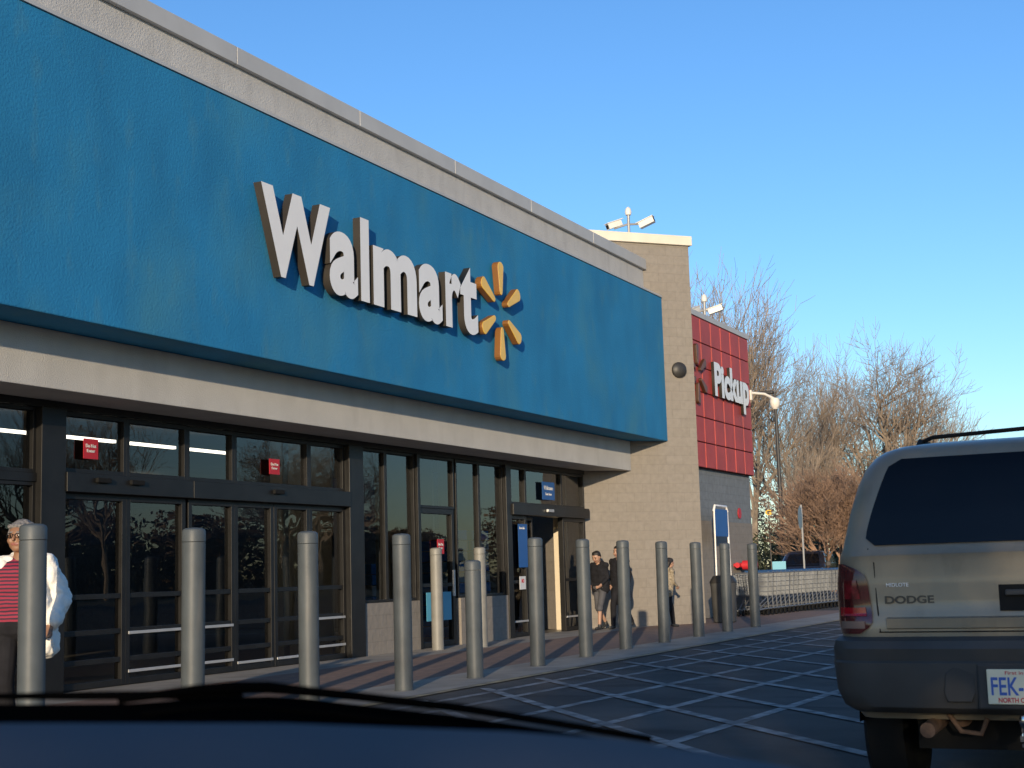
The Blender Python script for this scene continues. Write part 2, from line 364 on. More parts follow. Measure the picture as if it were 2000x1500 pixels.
def plate_sign(x0,x1,z0,z1,y,mat,lines,label,th=.006,txtm=m_wtxt):
    q=MB(); q.box(x0,x1,y,y+th,z0,z1); 
    o=q.build('window_sign',mat); me=o.data
    c=V(((x0+x1)/2,y,z0)); me.transform(Matrix.Translation(-c)); o.location=c
    tag(o,label,'sign')
    for t,a,bb,cc,dd in lines:
        walltext(t,x0+(x1-x0)*a,x0+(x1-x0)*bb,z0+(z1-z0)*cc,z0+(z1-z0)*dd,y-.003,txtm,o,off=.01)
    return o
def dne(x0,x1,z0,z1): plate_sign(x0,x1,z0,z1,11.93,m_signred,[('Do Not',.15,.85,.56,.74),('Enter',.22,.78,.32,.48)],'small red notice on the shop glass reading Do Not Enter')
dne(13.08,13.33,2.71,2.95); dne(16.84,17.09,2.71,2.93); dne(21.74,21.98,1.58,1.83)
plate_sign(24.98,25.38,1.32,2.15,11.93,m_signblue,[('Store info',.12,.7,.88,.94)],'tall blue information poster on the door glass')
plate_sign(26.15,26.75,2.66,3.02,11.93,m_signblue,[('Welcome',.14,.86,.55,.78),('Enter here',.25,.75,.25,.4)],'blue welcome notice above the open door')
plate_sign(24.98,25.25,.9,1.15,11.93,m_wtxt,[('NO',.3,.7,.5,.8)],'small white notice on the door glass',txtm=m_signred)
plate_sign(21.32,21.60,.45,.93,11.93,m_cyan,[],'pale blue poster low on the glass door')
plate_sign(21.90,22.2,.45,.93,11.93,m_cyan,[],'pale blue poster low on the glass door')
cols=[m_pack,m_cyan,m_navy,m_pack,m_wtxt]
def stack(x,y,nx,nz,label,z0=.0):
    t=thing('goods_stack',(x,y,0),label,'stacked goods',group='packed goods stacked behind the glass')
    q=MB(); q.box(x-.05,x+nx*.36+.05,y-.05,y+.65,.01,.12); q.build('pallet',m_crm,t)
    q=MB()
    for i in range(nx):
        for k in range(nz):
            q.box(x+i*.36+.01,x+i*.36+.35,y+random.uniform(0,.03),y+.6,.13+k*.19,.13+k*.19+.175,random.choice([0,1,4,3,0,1]))
    q.build('packs',cols,t,bevel=.01)
stack(22.58,12.14,2,10,'stack of blue drink packs on a pallet indoors'); stack(23.45,12.14,2,10,'stack of blue drink packs on a pallet indoors'); stack(21.5,13.1,2,7,'stack of blue drink packs on a pallet indoors')
# ------------------------------------------------------------ tower
ang=math.atan2(-1.92,2.10)
TW=thing('tower',(28.4,12,0),'tall grey split block tower beside the shop entrance','tower',rot=ang)
def lpart(name,dims,mat,parent,bevel=0):
    q=MB(); q.box(*dims); return q.build(name,mat,parent,world=False,bevel=bevel)
lpart('wall',(-.6,2.845,0,2.2,0,8.45),m_block,TW)
lpart('cap',(-.66,2.91,-.07,2.27,8.453,8.67),m_cap,TW,.01)
q=MB(); q.lathe([(.03,.0),(.17,.0),(.18,-.02),(.17,-.07),(.11,-.12),(.03,-.13)],(0,-.002,0),24,axis='y'); o=q.build('wall_light',m_darkpole,None,smooth=True)
o.location=Matrix.Translation((28.4,12,0))@Matrix.Rotation(ang,4,'Z')@V((2.45,0,5.6)); o.rotation_euler=(0,0,ang); tag(o,'round dark light fitting on the block tower','wall light')
# ------------------------------------------------------------ security cameras
def seccam(loc,sc,label,heads):
    t=thing('security_camera',loc,label,'security camera',group='white security cameras on the roofs')
    q=MB(); q.tube([(0,0,0),(0,0,.5*sc)],.032*sc,10); q.lathe([(.02,0),(.075,0),(.075,.02),(.02,.025)],(0,0,0),16); 
    q.tube([(-.02,.0,.3*sc),(heads[0][0]*sc,heads[0][1]*sc,.22*sc)],.024*sc,8)
    q.tube([(.02,.0,.3*sc),(heads[1][0]*sc,heads[1][1]*sc,.28*sc)],.024*sc,8)
    q.build('mast',m_galv,t,world=False,smooth=True)
    q=MB(); q.lathe([(.01,.5),(.06,.5),(.075,.56),(.06,.64),(.02,.68)],(0,0,0),14)
    q.xf(Matrix.Scale(sc,4)); q.build('camera_head',m_cambody,t,world=False,smooth=True)
    for hx,hy,a,tilt in heads:
        q=MB(); q.box(-.17,.17,-.075,.075,-.06,.065); q.box(-.22,.19,-.09,.09,.067,.085); q.box(.171,.18,-.05,.05,-.04,.045,1)
        q.xf(Matrix.Translation((hx*sc,hy*sc,.30*sc))@Matrix.Rotation(a,4,'Z')@Matrix.Rotation(tilt,4,'Y')@Matrix.Scale(sc,4))
        q.build('camera_head',[m_cambody,m_black],t,world=False,bevel=.008)
    return t
seccam((29.85,11.25,8.67),1.05,'white security cameras on a mast above the tower',[(-.1,.30,math.radians(140),.35),(.1,-.38,math.radians(-85),-.35)])
seccam((35.3,11.3,7.52),1.1,'white security cameras on the red wing roof',[(-.1,.22,math.radians(170),.3),(.15,-.22,math.radians(-75),-.3)])
# ------------------------------------------------------------ red wing
PK=thing('side_building',(34,12,0),'lower shop wing with a red tiled upper wall','shop building')
boxpart('wall',(31.0,37.75,11.05,30,0,2.35),m_block,PK)
boxpart('wall',(31.0,37.75,11.06,30,2.353,7.3),m_bluegrey,PK)
q=MB(); q.box(31.2,37.8,10.97,11.055,3.63,7.36,1)
nx,nz=8,6
for i in range(nx):
    for k in range(nz):
        a=31.2+i*6.6/nx; z=3.63+k*3.73/nz; e=random.uniform(0,.006)
        q.box(a+.03,a+6.6/nx-.03,10.925-e,10.969,z+.014,z+3.73/nz-.014)
q.build('red_cladding',[m_red,m_redj],PK,bevel=.004)
boxpart('coping',(31.2,37.86,10.90,11.3,7.363,7.5),m_coping,PK,.006)
boxpart('coping',(37.6,37.87,11.302,30,7.303,7.5),m_coping,PK,.006)
def petals(cx,cz,y,R0,R1,wo,wi,dep,parent,mf=None,ms=None):
    for k in range(6):
        a=math.radians(90+60*k); pts=[]
        for t in range(9):
            th=-math.pi/2+math.pi*t/8; pts.append((R1-wo*.8+wo*.8*math.cos(th),wo*math.sin(th)))
        for t in range(5):
            th=math.pi/2+math.pi*t/4; pts.append((R0+wi+wi*math.cos(th),wi*math.sin(th)))
        ring=lambda yy:[(cx+p*math.cos(a)-r*math.sin(a),yy,cz+p*math.sin(a)+r*math.cos(a)) for p,r in pts]
        q=MB(); q.loft([ring(y+dep),ring(y)],1); q.m[-1]=0; q.m[-2]=0
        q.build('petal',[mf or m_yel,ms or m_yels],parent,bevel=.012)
SG=thing('shop_sign',(18,10.57,5.05),'raised white shop lettering with amber starburst on blue wall','sign')
yb,yf=10.53,10.41
L=[('W',14.56,16.15,5.06,6.22),('a',16.12,16.84,5.04,5.94),('l',16.92,17.15,5.06,6.26),('m',17.26,18.51,5.06,5.94),('a',18.57,19.31,5.04,5.94),('r',19.42,19.94,5.06,5.94),('t',19.92,20.52,5.04,6.14)]
for ch,x0,x1,z0,z1 in L:
    me=textmesh(ch,1,.5,{'l':.02,'W':.040}.get(ch,.040)); fitmesh(me,x0,x1,z0,z1)
    a=np.empty(len(me.vertices)*3); me.vertices.foreach_get('co',a); a=a.reshape(-1,3); a[:,2]=(a[:,2]-a[:,2].min())/(a[:,2].max()-a[:,2].min())*(yb-yf); me.vertices.foreach_set('co',a.ravel())
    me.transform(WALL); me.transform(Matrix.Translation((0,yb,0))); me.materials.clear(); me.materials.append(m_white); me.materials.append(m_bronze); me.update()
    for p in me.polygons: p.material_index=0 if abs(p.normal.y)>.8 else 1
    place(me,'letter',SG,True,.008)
petals(21.42,5.60,yf,.27,.85,.112,.055,.12,SG)
q=MB()
for x in (15.2,16.4,17.9,19,20.2): q.tube([(x,yb-.02,5.3),(x,10.56,5.3)],.02,8)
q.build('mounting_stud',m_galv,SG)
SP=thing('wing_sign',(36,10.94,5.6),'white Pickup lettering with amber starburst on red wall','sign')
me=textmesh('Pickup',1,.04,.045); fitmesh(me,34.36,37.35,5.22,6.34); me.transform(WALL); me.transform(Matrix.Translation((0,10.865,0))); me.materials.clear(); me.materials.append(m_white); me.materials.append(m_bronze); me.update()
for p in me.polygons: p.material_index=0 if abs(p.normal.y)>.8 else 1
place(me,'lettering',SP)
petals(33.12,5.90,10.83,.22,.74,.10,.05,.08,SP,m_yeld,m_yelds)
t=thing('security_camera',(37.8,10.95,5.75),'white dome security camera on a wall arm','security camera',group='white security cameras on the roofs')
q=MB(); q.box(-.06,.02,-.08,.08,-.05,.22); q.tube([(0,-.05,.15),(.25,-.35,.12),(.45,-.55,.0)],.035,8); q.build('arm',m_cambody,t,world=False,smooth=True)
q=MB(); q.lathe([(.03,.12),(.12,.1),(.14,.0),(.13,-.1),(.06,-.2),(.01,-.21)],(.47,-.57,-.1),16); q.build('dome',m_cambody,t,world=False,smooth=True)
t=thing('notice_board',(33.6,10.6,0),'blue notice inside a white arched tube frame','sign')
q=MB(); q.tube([(-.55,0,0),(-.55,0,2.55),(-.45,0,2.68),(.45,0,2.68),(.55,0,2.55),(.55,0,0)],.03,10); q.build('arch',m_white,t,world=False,smooth=True)
q=MB(); q.box(-.5,.5,-.015,.015,1.95,2.6); q.build('panel',m_signblue,t,world=False)
t=thing('fire_hose_connection',(36.3,10.95,1.2),'red twin fire hose inlets on the wall','fire hydrant fitting')
q=MB()
for dx in (-.35,0,.35):
    q.lathe([(.05,.1),(.06,-.12),(.12,-.14),(.12,-.3),(.05,-.32)],(dx,0,.05),14,axis='y')
q.tube([(-.5,-.03,.05),(.5,-.03,.05)],.07,10); q.build('valve',m_signred,t,world=False,smooth=True)
q=MB(); q.lathe([(.02,0),(.14,0),(.14,-.02),(.02,-.02)],(0,0,0),20,axis='y'); o=q.build('alarm_bell',m_signred); o.location=(36.6,11.04,2.6); tag(o,'small round red bell on the block wall','alarm bell')
# ------------------------------------------------------------ bollards
def bollard(H,mat,label):
    t=thing('bollard',(0,0,0),label,'bollard',group='grey bollards along the paving edge')
    r=.098; q=MB(); q.lathe([(r+.006,0),(r+.006,.012),(r,.014),(r,H-.125),(r-.003,H-.123)],n=28); q.build('post',mat,t,world=False,smooth=True)
    q=MB(); q.lathe([(r-.003,H-.121),(r+.0015,H-.119),(r+.001,H-.035),(r-.006,H-.018),(r-.028,H-.006),(.01,H)],n=28); q.build('cap',mat,t,world=False,smooth=True)
    index_children(t); return t
b0=bollard(1.67,m_boll,'tall grey plastic sleeved bollard on the concrete strip')
b0.location=(7.95,7.72,0)
for k in range(1,12):
    x=7.95+1.855*k; y=[7.72,7.74,7.82,7.86,7.9,8.0,8.1,8.22,8.26,8.28,8.33,8.33][k]
    if k==4: continue
    c=copy_thing(b0,(x,y,0)); c.rotation_euler=(random.uniform(-.010,.010),random.uniform(-.010,.010),random.random()*6)
bs=bollard(1.38,m_boll,'shorter grey bollard in the row'); bs.location=(15.25,7.9,0)
bc=bollard(1.67,m_bollc,'cream sleeved bollard close to the shop glass'); bc.location=(20.9,11.5,0)
copy_thing(bc,(21.7,11.1,0))
t=thing('litter_bin',(30.75,9.72,0),'dark grey litter bin beside the tower','litter bin')
m_bin=M('grey_bin',(.07,.07,.068),.7,var=.2)
q=MB(); q.lathe([(.22,0),(.25,.03),(.28,.8),(.29,.82),(.29,.86)],n=24); q.build('body',m_bin,t,world=False,smooth=True)
q=MB(); q.lathe([(.3,.862),(.3,.9),(.22,1.02),(.1,1.04),(.1,1.0)],n=24); q.build('lid',m_darkpole,t,world=False,smooth=True)
# ------------------------------------------------------------ carts
def cart():
    t=thing('shopping_cart',(0,0,0),'grey wire shopping cart nested in a long row','shopping cart',group='shopping carts nested in a row')
    q=MB()
    def P(u,s,z):
        h=(z-.42)/.55; x=-.42+u*(.80+.08*h) ; wdt=(.27+.04*h)*(1-.22*u); return (x,s*wdt,z+ .06*u*(1-h)) 
    r=.0065
    for s in (-1,1):
        for i in range(15):
            u=i/14; q.tube([P(u,s,.42),P(u,s,.95)],r,3)
        for z in (.42,.52,.63,.74,.85,.95): q.tube([P(0,s,z),P(1,s,z)],r if z<.95 else .013,4)
    for i in range(8):
        s=-1+2*i/7; q.tube([P(1,s,.42),P(1,s,.95)],r,3); q.tube([P(0,s,.42),P(0,s,.95)],r,3); q.tube([P(0,s,.42),P(1,s,.42)],r,3)
    for z in (.42,.6,.78,.95): q.tube([P(1,-1,z),P(1,1,z)],r if z<.95 else .013,4)
    q.build('basket',m_steel,t,world=False,recalc=False)
    q=MB()
    for s in (-1,1):
        q.tube([(-.5,s*.28,.98),(-.42,s*.28,.9),(-.38,s*.27,.42),(-.40,s*.27,.16)],.015,6)
        q.tube([(-.40,s*.27,.16),(.36,s*.2,.13)],.015,6); q.tube([(-.38,s*.26,.42),(.3,s*.19,.15)],.013,6)
    q.tube([(-.40,-.27,.2),(-.40,.27,.2)],.01,6); q.tube([(.3,-.2,.15),(.3,.2,.15)],.01,6)
    q.build('frame',m_steel,t,world=False,smooth=True,recalc=False)
    q=MB(); q.tube([(-.5,-.29,.98),(-.5,.29,.98)],.02,8); q.build('handle',m_navy,t,world=False,smooth=True)
    for x in (-.38,.33):
        for s in (-1,1):
            q=MB(); yy=s*(.26 if x<0 else .19); q.lathe([(.02,-.015),(.06,-.015),(.062,0),(.06,.015),(.02,.015)],(x,yy,.062),12,axis='y'); q.box(x-.012,x+.012,yy-.022,yy+.022,.085,.15); q.build('wheel',m_black,t,world=False)
    index_children(t); return t
c0=cart(); c0.scale=(1.08,1.08,1.10); rowA=V((34.6,10.25,0)); rowB=V((44.5,9.75,0)); ra=math.atan2(rowB.y-rowA.y,rowB.x-rowA.x)
n=30; c0.location=rowA; c0.rotation_euler=(0,0,ra+math.pi)
for i in range(1,n):
    copy_thing(c0,rowA.lerp(rowB,i/(n-1)),ra+math.pi+random.uniform(-.03,.03))
for i in range(16):
    copy_thing(c0,V((38.6+i*.33,11.3-.02*i,0)),ra+math.pi+random.uniform(-.03,.03))
# ------------------------------------------------------------ vehicles
def interp(tab,z,c):
    for a,bb in zip(tab,tab[1:]):
        if z<=bb[0]:
            t=(z-a[0])/(bb[0]-a[0]); t=max(0,min(1,t)); return a[c]*(1-t)+bb[c]*t
    return tab[-1][c]
def ringpts(z,w_,xr,xf,rr,rf,bow):
    P=[]
    for i in range(9):
        y=-(w_-rr)+2*(w_-rr)*i/8; P.append((xr+bow*(y/w_)**2,y,z))
    c=xr+bow*((w_-rr)/w_)**2+rr
    for i in range(1,8):
        a=math.pi/2*i/7; P.append((c-rr*math.cos(a),w_-rr+rr*math.sin(a),z))
    for i in range(1,6): P.append((c+(xf-rf-c)*i/5,w_,z))
    for i in range(1,8):
        a=math.pi/2*i/7; P.append((xf-rf+rf*math.sin(a),w_-rf+rf*math.cos(a),z))
    for i in range(1,5): y=(w_-rf)*(1-2*i/5); P.append((xf,y,z))
    for i in range(0,8):
        a=math.pi/2*i/7; P.append((xf-rf+rf*math.cos(a),-(w_-rf+rf*math.sin(a)),z))
    for i in range(1,6): P.append((xf-rf+(c-xf+rf)*i/5,-w_,z))
    for i in range(1,7):
        a=math.pi/2*i/7; P.append((c-rr*math.sin(a),-(w_-rr+rr*math.cos(a)),z))
    return P
SUVT=[ # z,w,xr,xf,rr,rf
(.46,.84,.14,4.75,.12,.3),(.52,.88,.10,4.85,.14,.3),(.62,.90,.07,4.9,.16,.3),(.86,.91,.05,4.9,.17,.3),(.93,.915,.045,4.89,.17,.31),(.96,.917,.060,4.88,.17,.315),(1.02,.92,.062,4.86,.17,.32),(1.09,.918,.060,4.78,.17,.35),(1.11,.917,.060,3.95,.17,.25),
(1.20,.908,.064,3.85,.17,.25),(1.235,.904,.058,3.83,.17,.25),(1.27,.893,.085,3.78,.16,.25),(1.45,.852,.13,3.5,.15,.22),(1.58,.815,.17,3.30,.15,.2),(1.67,.775,.205,3.15,.15,.2),(1.72,.735,.235,3.05,.15,.2),(1.75,.69,.26,3.0,.15,.2),(1.775,.63,.33,2.9,.15,.2),(1.792,.54,.45,2.75,.15,.2),(1.803,.42,.62,2.6,.15,.2),(1.808,.3,.8,2.4,.14,.14)]
def rear_pt(T,z,y,off=.0,bow=.03):
    w_,xr,rr=interp(T,z,1),interp(T,z,2),interp(T,z,4); ay=abs(y)
    if ay<=w_-rr: x=xr+bow*(y/w_)**2
    else:
        c=xr+bow*((w_-rr)/w_)**2+rr; dy=min(ay-(w_-rr),rr); x=c-math.sqrt(max(0,rr*rr-dy*dy))
    return (x-off,y,z)
m_paintb=M('champagne_metallic',(.265,.225,.165),.42,metal=.35,var=.05,scale=2,coat=.25)
add_layer(m_paintb,(.18,.15,.11),2.2,.45,.75,(1,1,1),.5,5)
add_layer(m_paintb,(.14,.115,.085),11,.55,.75,(1,1,.5),.35,15)
m_bump=M('grey_bumper_plastic',(.055,.053,.051),.6,var=.15,scale=4,spec=.3)
m_bump2=M('grey_bumper_recess',(.032,.031,.03),.7,var=.12,scale=4)
m_tint=M('tinted_glass',(.004,.0045,.006),.08,var=.1,spec=.25)
m_tlr=M('tail_lamp_red',(.30,.008,.015),.15,var=.2,scale=20,coat=.5)
m_tlrd=M('tail_lamp_dim',(.16,.012,.015),.15,var=.5,scale=30,coat=.5)
m_tlw=M('tail_lamp_clear',(.40,.36,.30),.2,var=.2)
m_tlp=M('tail_lamp_pale',(.22,.15,.12),.2,var=.2)
m_tld=M('tail_lamp_smoked',(.075,.014,.014),.12,var=.4,scale=14,coat=.5)
m_chrome=M('chrome',(.6,.6,.6),.12,metal=1,var=.02)
m_rust=M('rusty_exhaust',(.13,.075,.045),.85,var=.5,scale=18)
m_rim=M('alloy_rim',(.4,.4,.4),.3,metal=.8)
m_badge=M('dark_badge',(.03,.028,.026),.3)
def vehicle(name,loc,rot,label,cat,paint,T,detail=False,scale=1,group=None):
    t=thing(name,loc,label,cat,rot=rot,group=group)
    q=MB(); q.loft([ringpts(a[0],a[1],a[2],a[3],a[4],a[5],.03) for a in T])
    body=q.build('body',paint,t,world=False,smooth=True)
    zb,zt=1.285,1.705; g=[]
    for i in range(13):
        k=i/12; z=zb+(zt-zb)*k; hw=.755+( .625-.755)*k**1.3
        hw-=.05*max(0,(abs(2*k-1)-.75)*4)**2.5
        g.append([rear_pt(T,z,hw-2*hw*j/20,.008) for j in range(21)])
    q=MB(); q.grid(g); q.build('rear_window',m_tint,t,world=False,smooth=True)
    for s in (-1,1):
        for xa,xb in ((.42,1.45),(1.52,2.35),(2.42,3.1)):
            g=[]
            for i in range(5):
                z=1.30+.35*i/4; yy=interp(T,z,1)+.005; xs=.12*i/4
                g.append([(xa+(xs if xa<.5 else 0)+(xb-(xs*2.0 if xb>3 else 0)-xa-(xs if xa<.5 else 0))*j/4,s*yy,z) for j in range(5)])
            q=MB(); q.grid(g); q.build('side_window',m_tint,t,world=False)
    g=[]
    for i in range(6):
        z=1.16+.5*i/5; xf=interp(T,z,3)+.008; hw=interp(T,z,1)-.2
        g.append([(xf,hw-2*hw*j/4,z) for j in range(5)])
    q=MB(); q.grid(g); q.build('windscreen',m_tint,t,world=False)
    for x in (.98,3.95):
        for s in (-1,1):
            q=MB(); q.lathe([(.20,-.11),(.33,-.115),(.365,-.09),(.372,0),(.365,.09),(.33,.115),(.20,.11)],(x,s*.815,.372),32,axis='y'); wh=q.build('wheel',m_black,t,world=False,smooth=True)
            q=MB(); q.lathe([(.03,-.06),(.2,-.08),(.205,-.0),(.2,.08),(.03,.06)],(x,s*.825,.372),24,axis='y'); q.build('rim',m_rim,wh,world=False,smooth=True)
            q=MB(); 
            pts=[(x+.45*math.cos(a),s*.923,.40+.45*math.sin(a)) for a in [math.pi*k/16 for k in range(17)]]
            q.quad(pts); q.build('wheel_arch',m_black,t,world=False)
    bt=[(.50,.86,.0,.5,.16,.02),(.53,.90,-.05,.5,.18,.02),(.60,.925,-.075,.5,.18,.02),(.735,.935,-.085,.5,.18,.02),(.745,.935,-.070,.5,.18,.02),(.80,.933,-.085,.5,.18,.02),(.835,.925,-.06,.5,.16,.02),(.85,.916,.03,.5,.12,.02)]
    q=MB(); q.loft([ringpts(a[0],a[1],a[2],a[3],a[4],a[5],.05) for a in bt]); bm_=q.build('rear_bumper',m_bump,t,world=False,smooth=True)
    fb=[(.42,.86,4.5,4.98,.02,.2),(.5,.9,4.5,5.02,.02,.25),(.7,.92,4.5,5.02,.02,.25),(.75,.9,4.5,4.95,.02,.25)]
    q=MB(); q.loft([ringpts(a[0],a[1],a[2],a[3],.02,a[5],.0) for a in fb]); q.build('front_bumper',m_bump,t,world=False,smooth=True)
    for s in (-1,1):
        q=MB(); q.box(4.86,4.93,.52,.82,.8,.96) if s>0 else q.box(4.86,4.93,-.82,-.52,.8,.96); q.build('headlight',m_tlw,t,world=False,bevel=.01)
        def lamp(z0,z1,yin0,yin1,off,mat,nm,par,yout=0,taper=0,rnd=0):
            g=[]
            for i in range(13):
                k=i/12; z=z0+(z1-z0)*k; yi=yin0+(yin1-yin0)*k+taper*max(0,k-.7)**2*8+rnd*max(0,abs(2*k-1)-.6)**2; w_=interp(T,z,1)-.002-yout
                row=[]
                for j in range(11):
                    y=yi+(w_-yi)*math.sin(math.pi/2*j/10); p=rear_pt(T,z,y,off); row.append((p[0],s*(p[1]+off*.6),p[2]))
                p=row[-1]; 
                if not yout: row.append((p[0]+.10,p[1],p[2]))
                g.append(row)
            q=MB(); q.grid(g); return q.build(nm,mat,par,world=False,smooth=True)
        tl=lamp(.865,1.20,.715,.745,.010,m_tld,'tail_light',t,0,.06,.45)
        lamp(.89,.925,.755,.755,.015,m_tlp,'lens',tl,.03); lamp(.95,.99,.745,.75,.016,m_tlr,'lens',tl,.03); lamp(1.03,1.12,.775,.79,.014,m_tlrd,'lens',tl,.06)
        q=MB(); q.box(3.15,3.3,.9 if s>0 else -1.08,1.08 if s>0 else -.9,1.15,1.32); q.build('wing_mirror',m_bump,t,world=False,bevel=.03)
        q=MB(); q.tube([(.60,s*.56,1.77),(.7,s*.56,1.822),(2.4,s*.56,1.835),(2.6,s*.56,1.77)],.013,8); q.build('roof_rail',m_black,t,world=False,smooth=True)
    if detail:
        for pts in ([(.75,.56,1.822),(.74,.50,1.842),(.73,0,1.858),(.74,-.50,1.842),(.75,-.56,1.822)],[(2.1,.56,1.835),(2.1,0,1.86),(2.1,-.56,1.835)]):
            q=MB(); q.tube(pts,.011,8); q.build('roof_bar',m_black,t,world=False,smooth=True)
        q=MB()
        def seam(pts,wd=.006,off=.002):
            q.tube([rear_pt(T,z,y,off-.003) for y,z in pts],wd*.6,6)
        for s in (-1,1): seam([(s*.695,.875),(s*.705,1.0),(s*.71,1.2),(s*.74,1.27)])
        seam([(.70-.14*i,.872) for i in range(11)])
        q.build('tailgate_seam',m_black,t,world=False,smooth=True)
        g=[[rear_pt(T,z,.66-1.32*j/16,o_) for j in range(17)] for z,o_ in ((.885,.0),(.89,.014),(.935,.018),(.942,.0))]
        q=MB(); q.grid(g); q.build('trim_strip',m_paintb,t,world=False,smooth=True)
        g=[[rear_pt(T,z,y,.004 if abs(y)>.125 else .007) for y in (.14,.125,.06,0,-.06,-.125,-.14)] for z in (.965,.98,1.06,1.085)]
        q=MB(); q.grid(g); hr=q.build('handle_recess',m_black,t,world=False,smooth=True)
        q=MB(); q.box(.03,.06,-.11,.11,1.035,1.062); q.build('handle',m_bump,hr,world=False,bevel=.006)
        q=MB(); q.tube([(.065,-.05,1.31),(.095,-.30,1.36),(.11,-.55,1.38)],.008,6); q.lathe([(.02,0),(.03,-.03)],(.075,-.05,1.305),10,axis='x'); q.build('rear_wiper',m_black,t,world=False)
        def rtext(s_,y0,y1,z0,z1,mat,nm,off=.006,par=t,x=None,bold=.02):
            me=textmesh(s_,1,.5,bold); fitmesh(me,-y0,-y1,z0,z1)
            a=np.empty(len(me.vertices)*3); me.vertices.foreach_get('co',a); a=a.reshape(-1,3); a[:,2]=np.where(a[:,2]>0,off,off-.004)
            me.vertices.foreach_set('co',a.ravel()); me.transform(REAR); xx=rear_pt(T,(z0+z1)/2,(y0+y1)/2)[0] if x is None else x
            me.transform(Matrix.Translation((xx,0,0))); me.materials.clear(); me.materials.append(mat); me.update(); return place(me,nm,par,world=False)
        rtext('DODGE',.665,.435,1.005,1.042,m_badge,'badge',bold=.03)
        rtext('MIDLOTE',.655,.55,1.085,1.103,m_wtxt,'badge',.004,bold=.01)
        py=.045
        q=MB(); q.box(-.098,-.0855,-.155+py,.155+py,.555,.710); pl=q.build('licence_plate',M('plate_cream',(.72,.66,.48),.5,var=.03),t,world=False,bevel=.004)
        mpb=M('plate_blue',(.03,.10,.40),.5,var=.02); mpr=M('plate_red',(.55,.03,.04),.5,var=.02)
        rtext('FEK-',.138+py,.0+py,.595,.675,mpb,'lettering',.001,pl,-.0985,.015)
        rtext('First in Flight',.075+py,-.075+py,.682,.702,mpr,'lettering',.001,pl,-.0985,.01)
        rtext('NORTH CAROLINA',.11+py,-.11+py,.563,.585,mpr,'lettering',.001,pl,-.0985,.03)
        q=MB(); pts=[(-.089,.38,.56),(-.089,.275,.56),(-.089,.255,.60),(-.089,.255,.69),(-.089,.275,.72),(-.089,.35,.72),(-.089,.385,.69),(-.089,.395,.60)]
        q.loft([[(p[0]+.03,p[1],p[2]) for p in pts],[(p[0]+.012,p[1],p[2]) for p in pts]]); q.build('bumper_step',m_bump2,t,world=False,bevel=.006)
        q=MB(); q.box(-.085,.02,-.2+py,.2+py,.53,.735); q.build('plate_recess',m_bump2,t,world=False,bevel=.01)
        q=MB(); q.tube([(.9,.50,.47),(.3,.48,.44),(.04,.50,.42)],.036,14); q.tube([(.9,.45,.45),(.45,.40,.46),(.3,.38,.46)],.05,12); q.tube([(.12,.42,.50),(.12,.36,.41),(.12,.27,.40),(.12,.24,.47)],.012,8); q.build('exhaust',m_rust,t,world=False,smooth=True)
        q=MB(); q.box(-.02,.5,-.03+py,.03+py,.42,.48); q.box(-.16,.0,-.022+py,.022+py,.40,.425); q.lathe([(.012,.0),(.012,.03),(.022,.04),(.028,.06),(.022,.083),(.008,.09)],(-.13,py,.425),16); q.lathe([(.012,.0),(.025,.005),(.025,.02),(.012,.03)],(-.13,py,.37),8); q.build('tow_hitch',m_chrome,t,world=False,smooth=True)
        q=MB(); q.box(.35,4.5,-.6,.6,.30,.45); q.tube([(1.02,-.7,.37),(1.02,.7,.37)],.05,10); q.build('chassis',m_black,t,world=False)
    return t
suv=vehicle('parked_car',(6.95,.755,0),0,'champagne metallic four wheel drive car with dark tinted rear window','car',m_paintb,SUVT,True)
m_dkblue=M('dark_blue_paint',(.015,.02,.035),.25,metal=.3,coat=.7)
m_redp=M('dark_red_paint',(.22,.02,.02),.3,metal=.2,coat=.7)
vehicle('parked_car',(62,15.4,0),math.pi+.1,'dark blue car parked facing the shop','car',m_dkblue,SUVT,group='cars parked in the distant lot')
vehicle('parked_car',(60.5,10.9,0),math.pi+.1,'dark red car parked near the trees','car',m_redp,SUVT,group='cars parked in the distant lot')
vehicle('parked_car',(63,7.4,0),math.pi+.1,'dark blue car parked beside the red one','car',m_dkblue,SUVT,group='cars parked in the distant lot')
# ------------------------------------------------------------ camera car front
EC=thing('car',(0,0,0),'grey dashboard and black wiper of a waiting car','car')
m_dash=M('blue_grey_dash',(.085,.092,.105),.85,var=.08,scale=3,spec=.12,bump=.15,bscale=200)
m_cowl=M('cowl_black',(.002,.002,.002),1.,var=.2,scale=8,spec=0)
edge=[(.50,1.05,1.120),(.60,.86,1.119),(.69,.69,1.1165),(.79,.55,1.1085),(.875,.43,1.0965),(.94,.38,1.085),(1.0,.32,1.068),(1.08,.15,1.03),(1.15,-.1,1.0),(1.18,-.5,.97)]
g=[[],[],[],[],[]]
for x,y,z in edge:
    for i,(k,dz) in enumerate(((.10,-.05),(.04,-.012),(0,0),(-.12,-.022),(-.4,-.18))):
        g[i].append((x+k*.8,y+k*.5,z+dz))
q=MB(); q.grid(g); q.build('dashboard',m_dash,EC,world=False,smooth=True)
cw=[(.90,1.2,1.104),(.99,.998,1.1025),(1.02,.93,1.101),(1.04,.894,1.100),(1.06,.85,1.102),(1.079,.809,1.1035),(1.095,.778,1.103),(1.11,.747,1.100),(1.131,.706,1.093),(1.172,.623,1.080),(1.214,.541,1.063),(1.245,.48,1.048),(1.278,.418,1.034),(1.33,.25,.99),(1.38,0,.95)]
g=[[],[],[],[]]
for x,y,z in cw:
    for i,(k,dz) in enumerate(((.30,-.10),(.05,-.012),(0,-.006),(-.2,-.09))): g[i].append((x+k*.8,y+k*.5,z+dz))
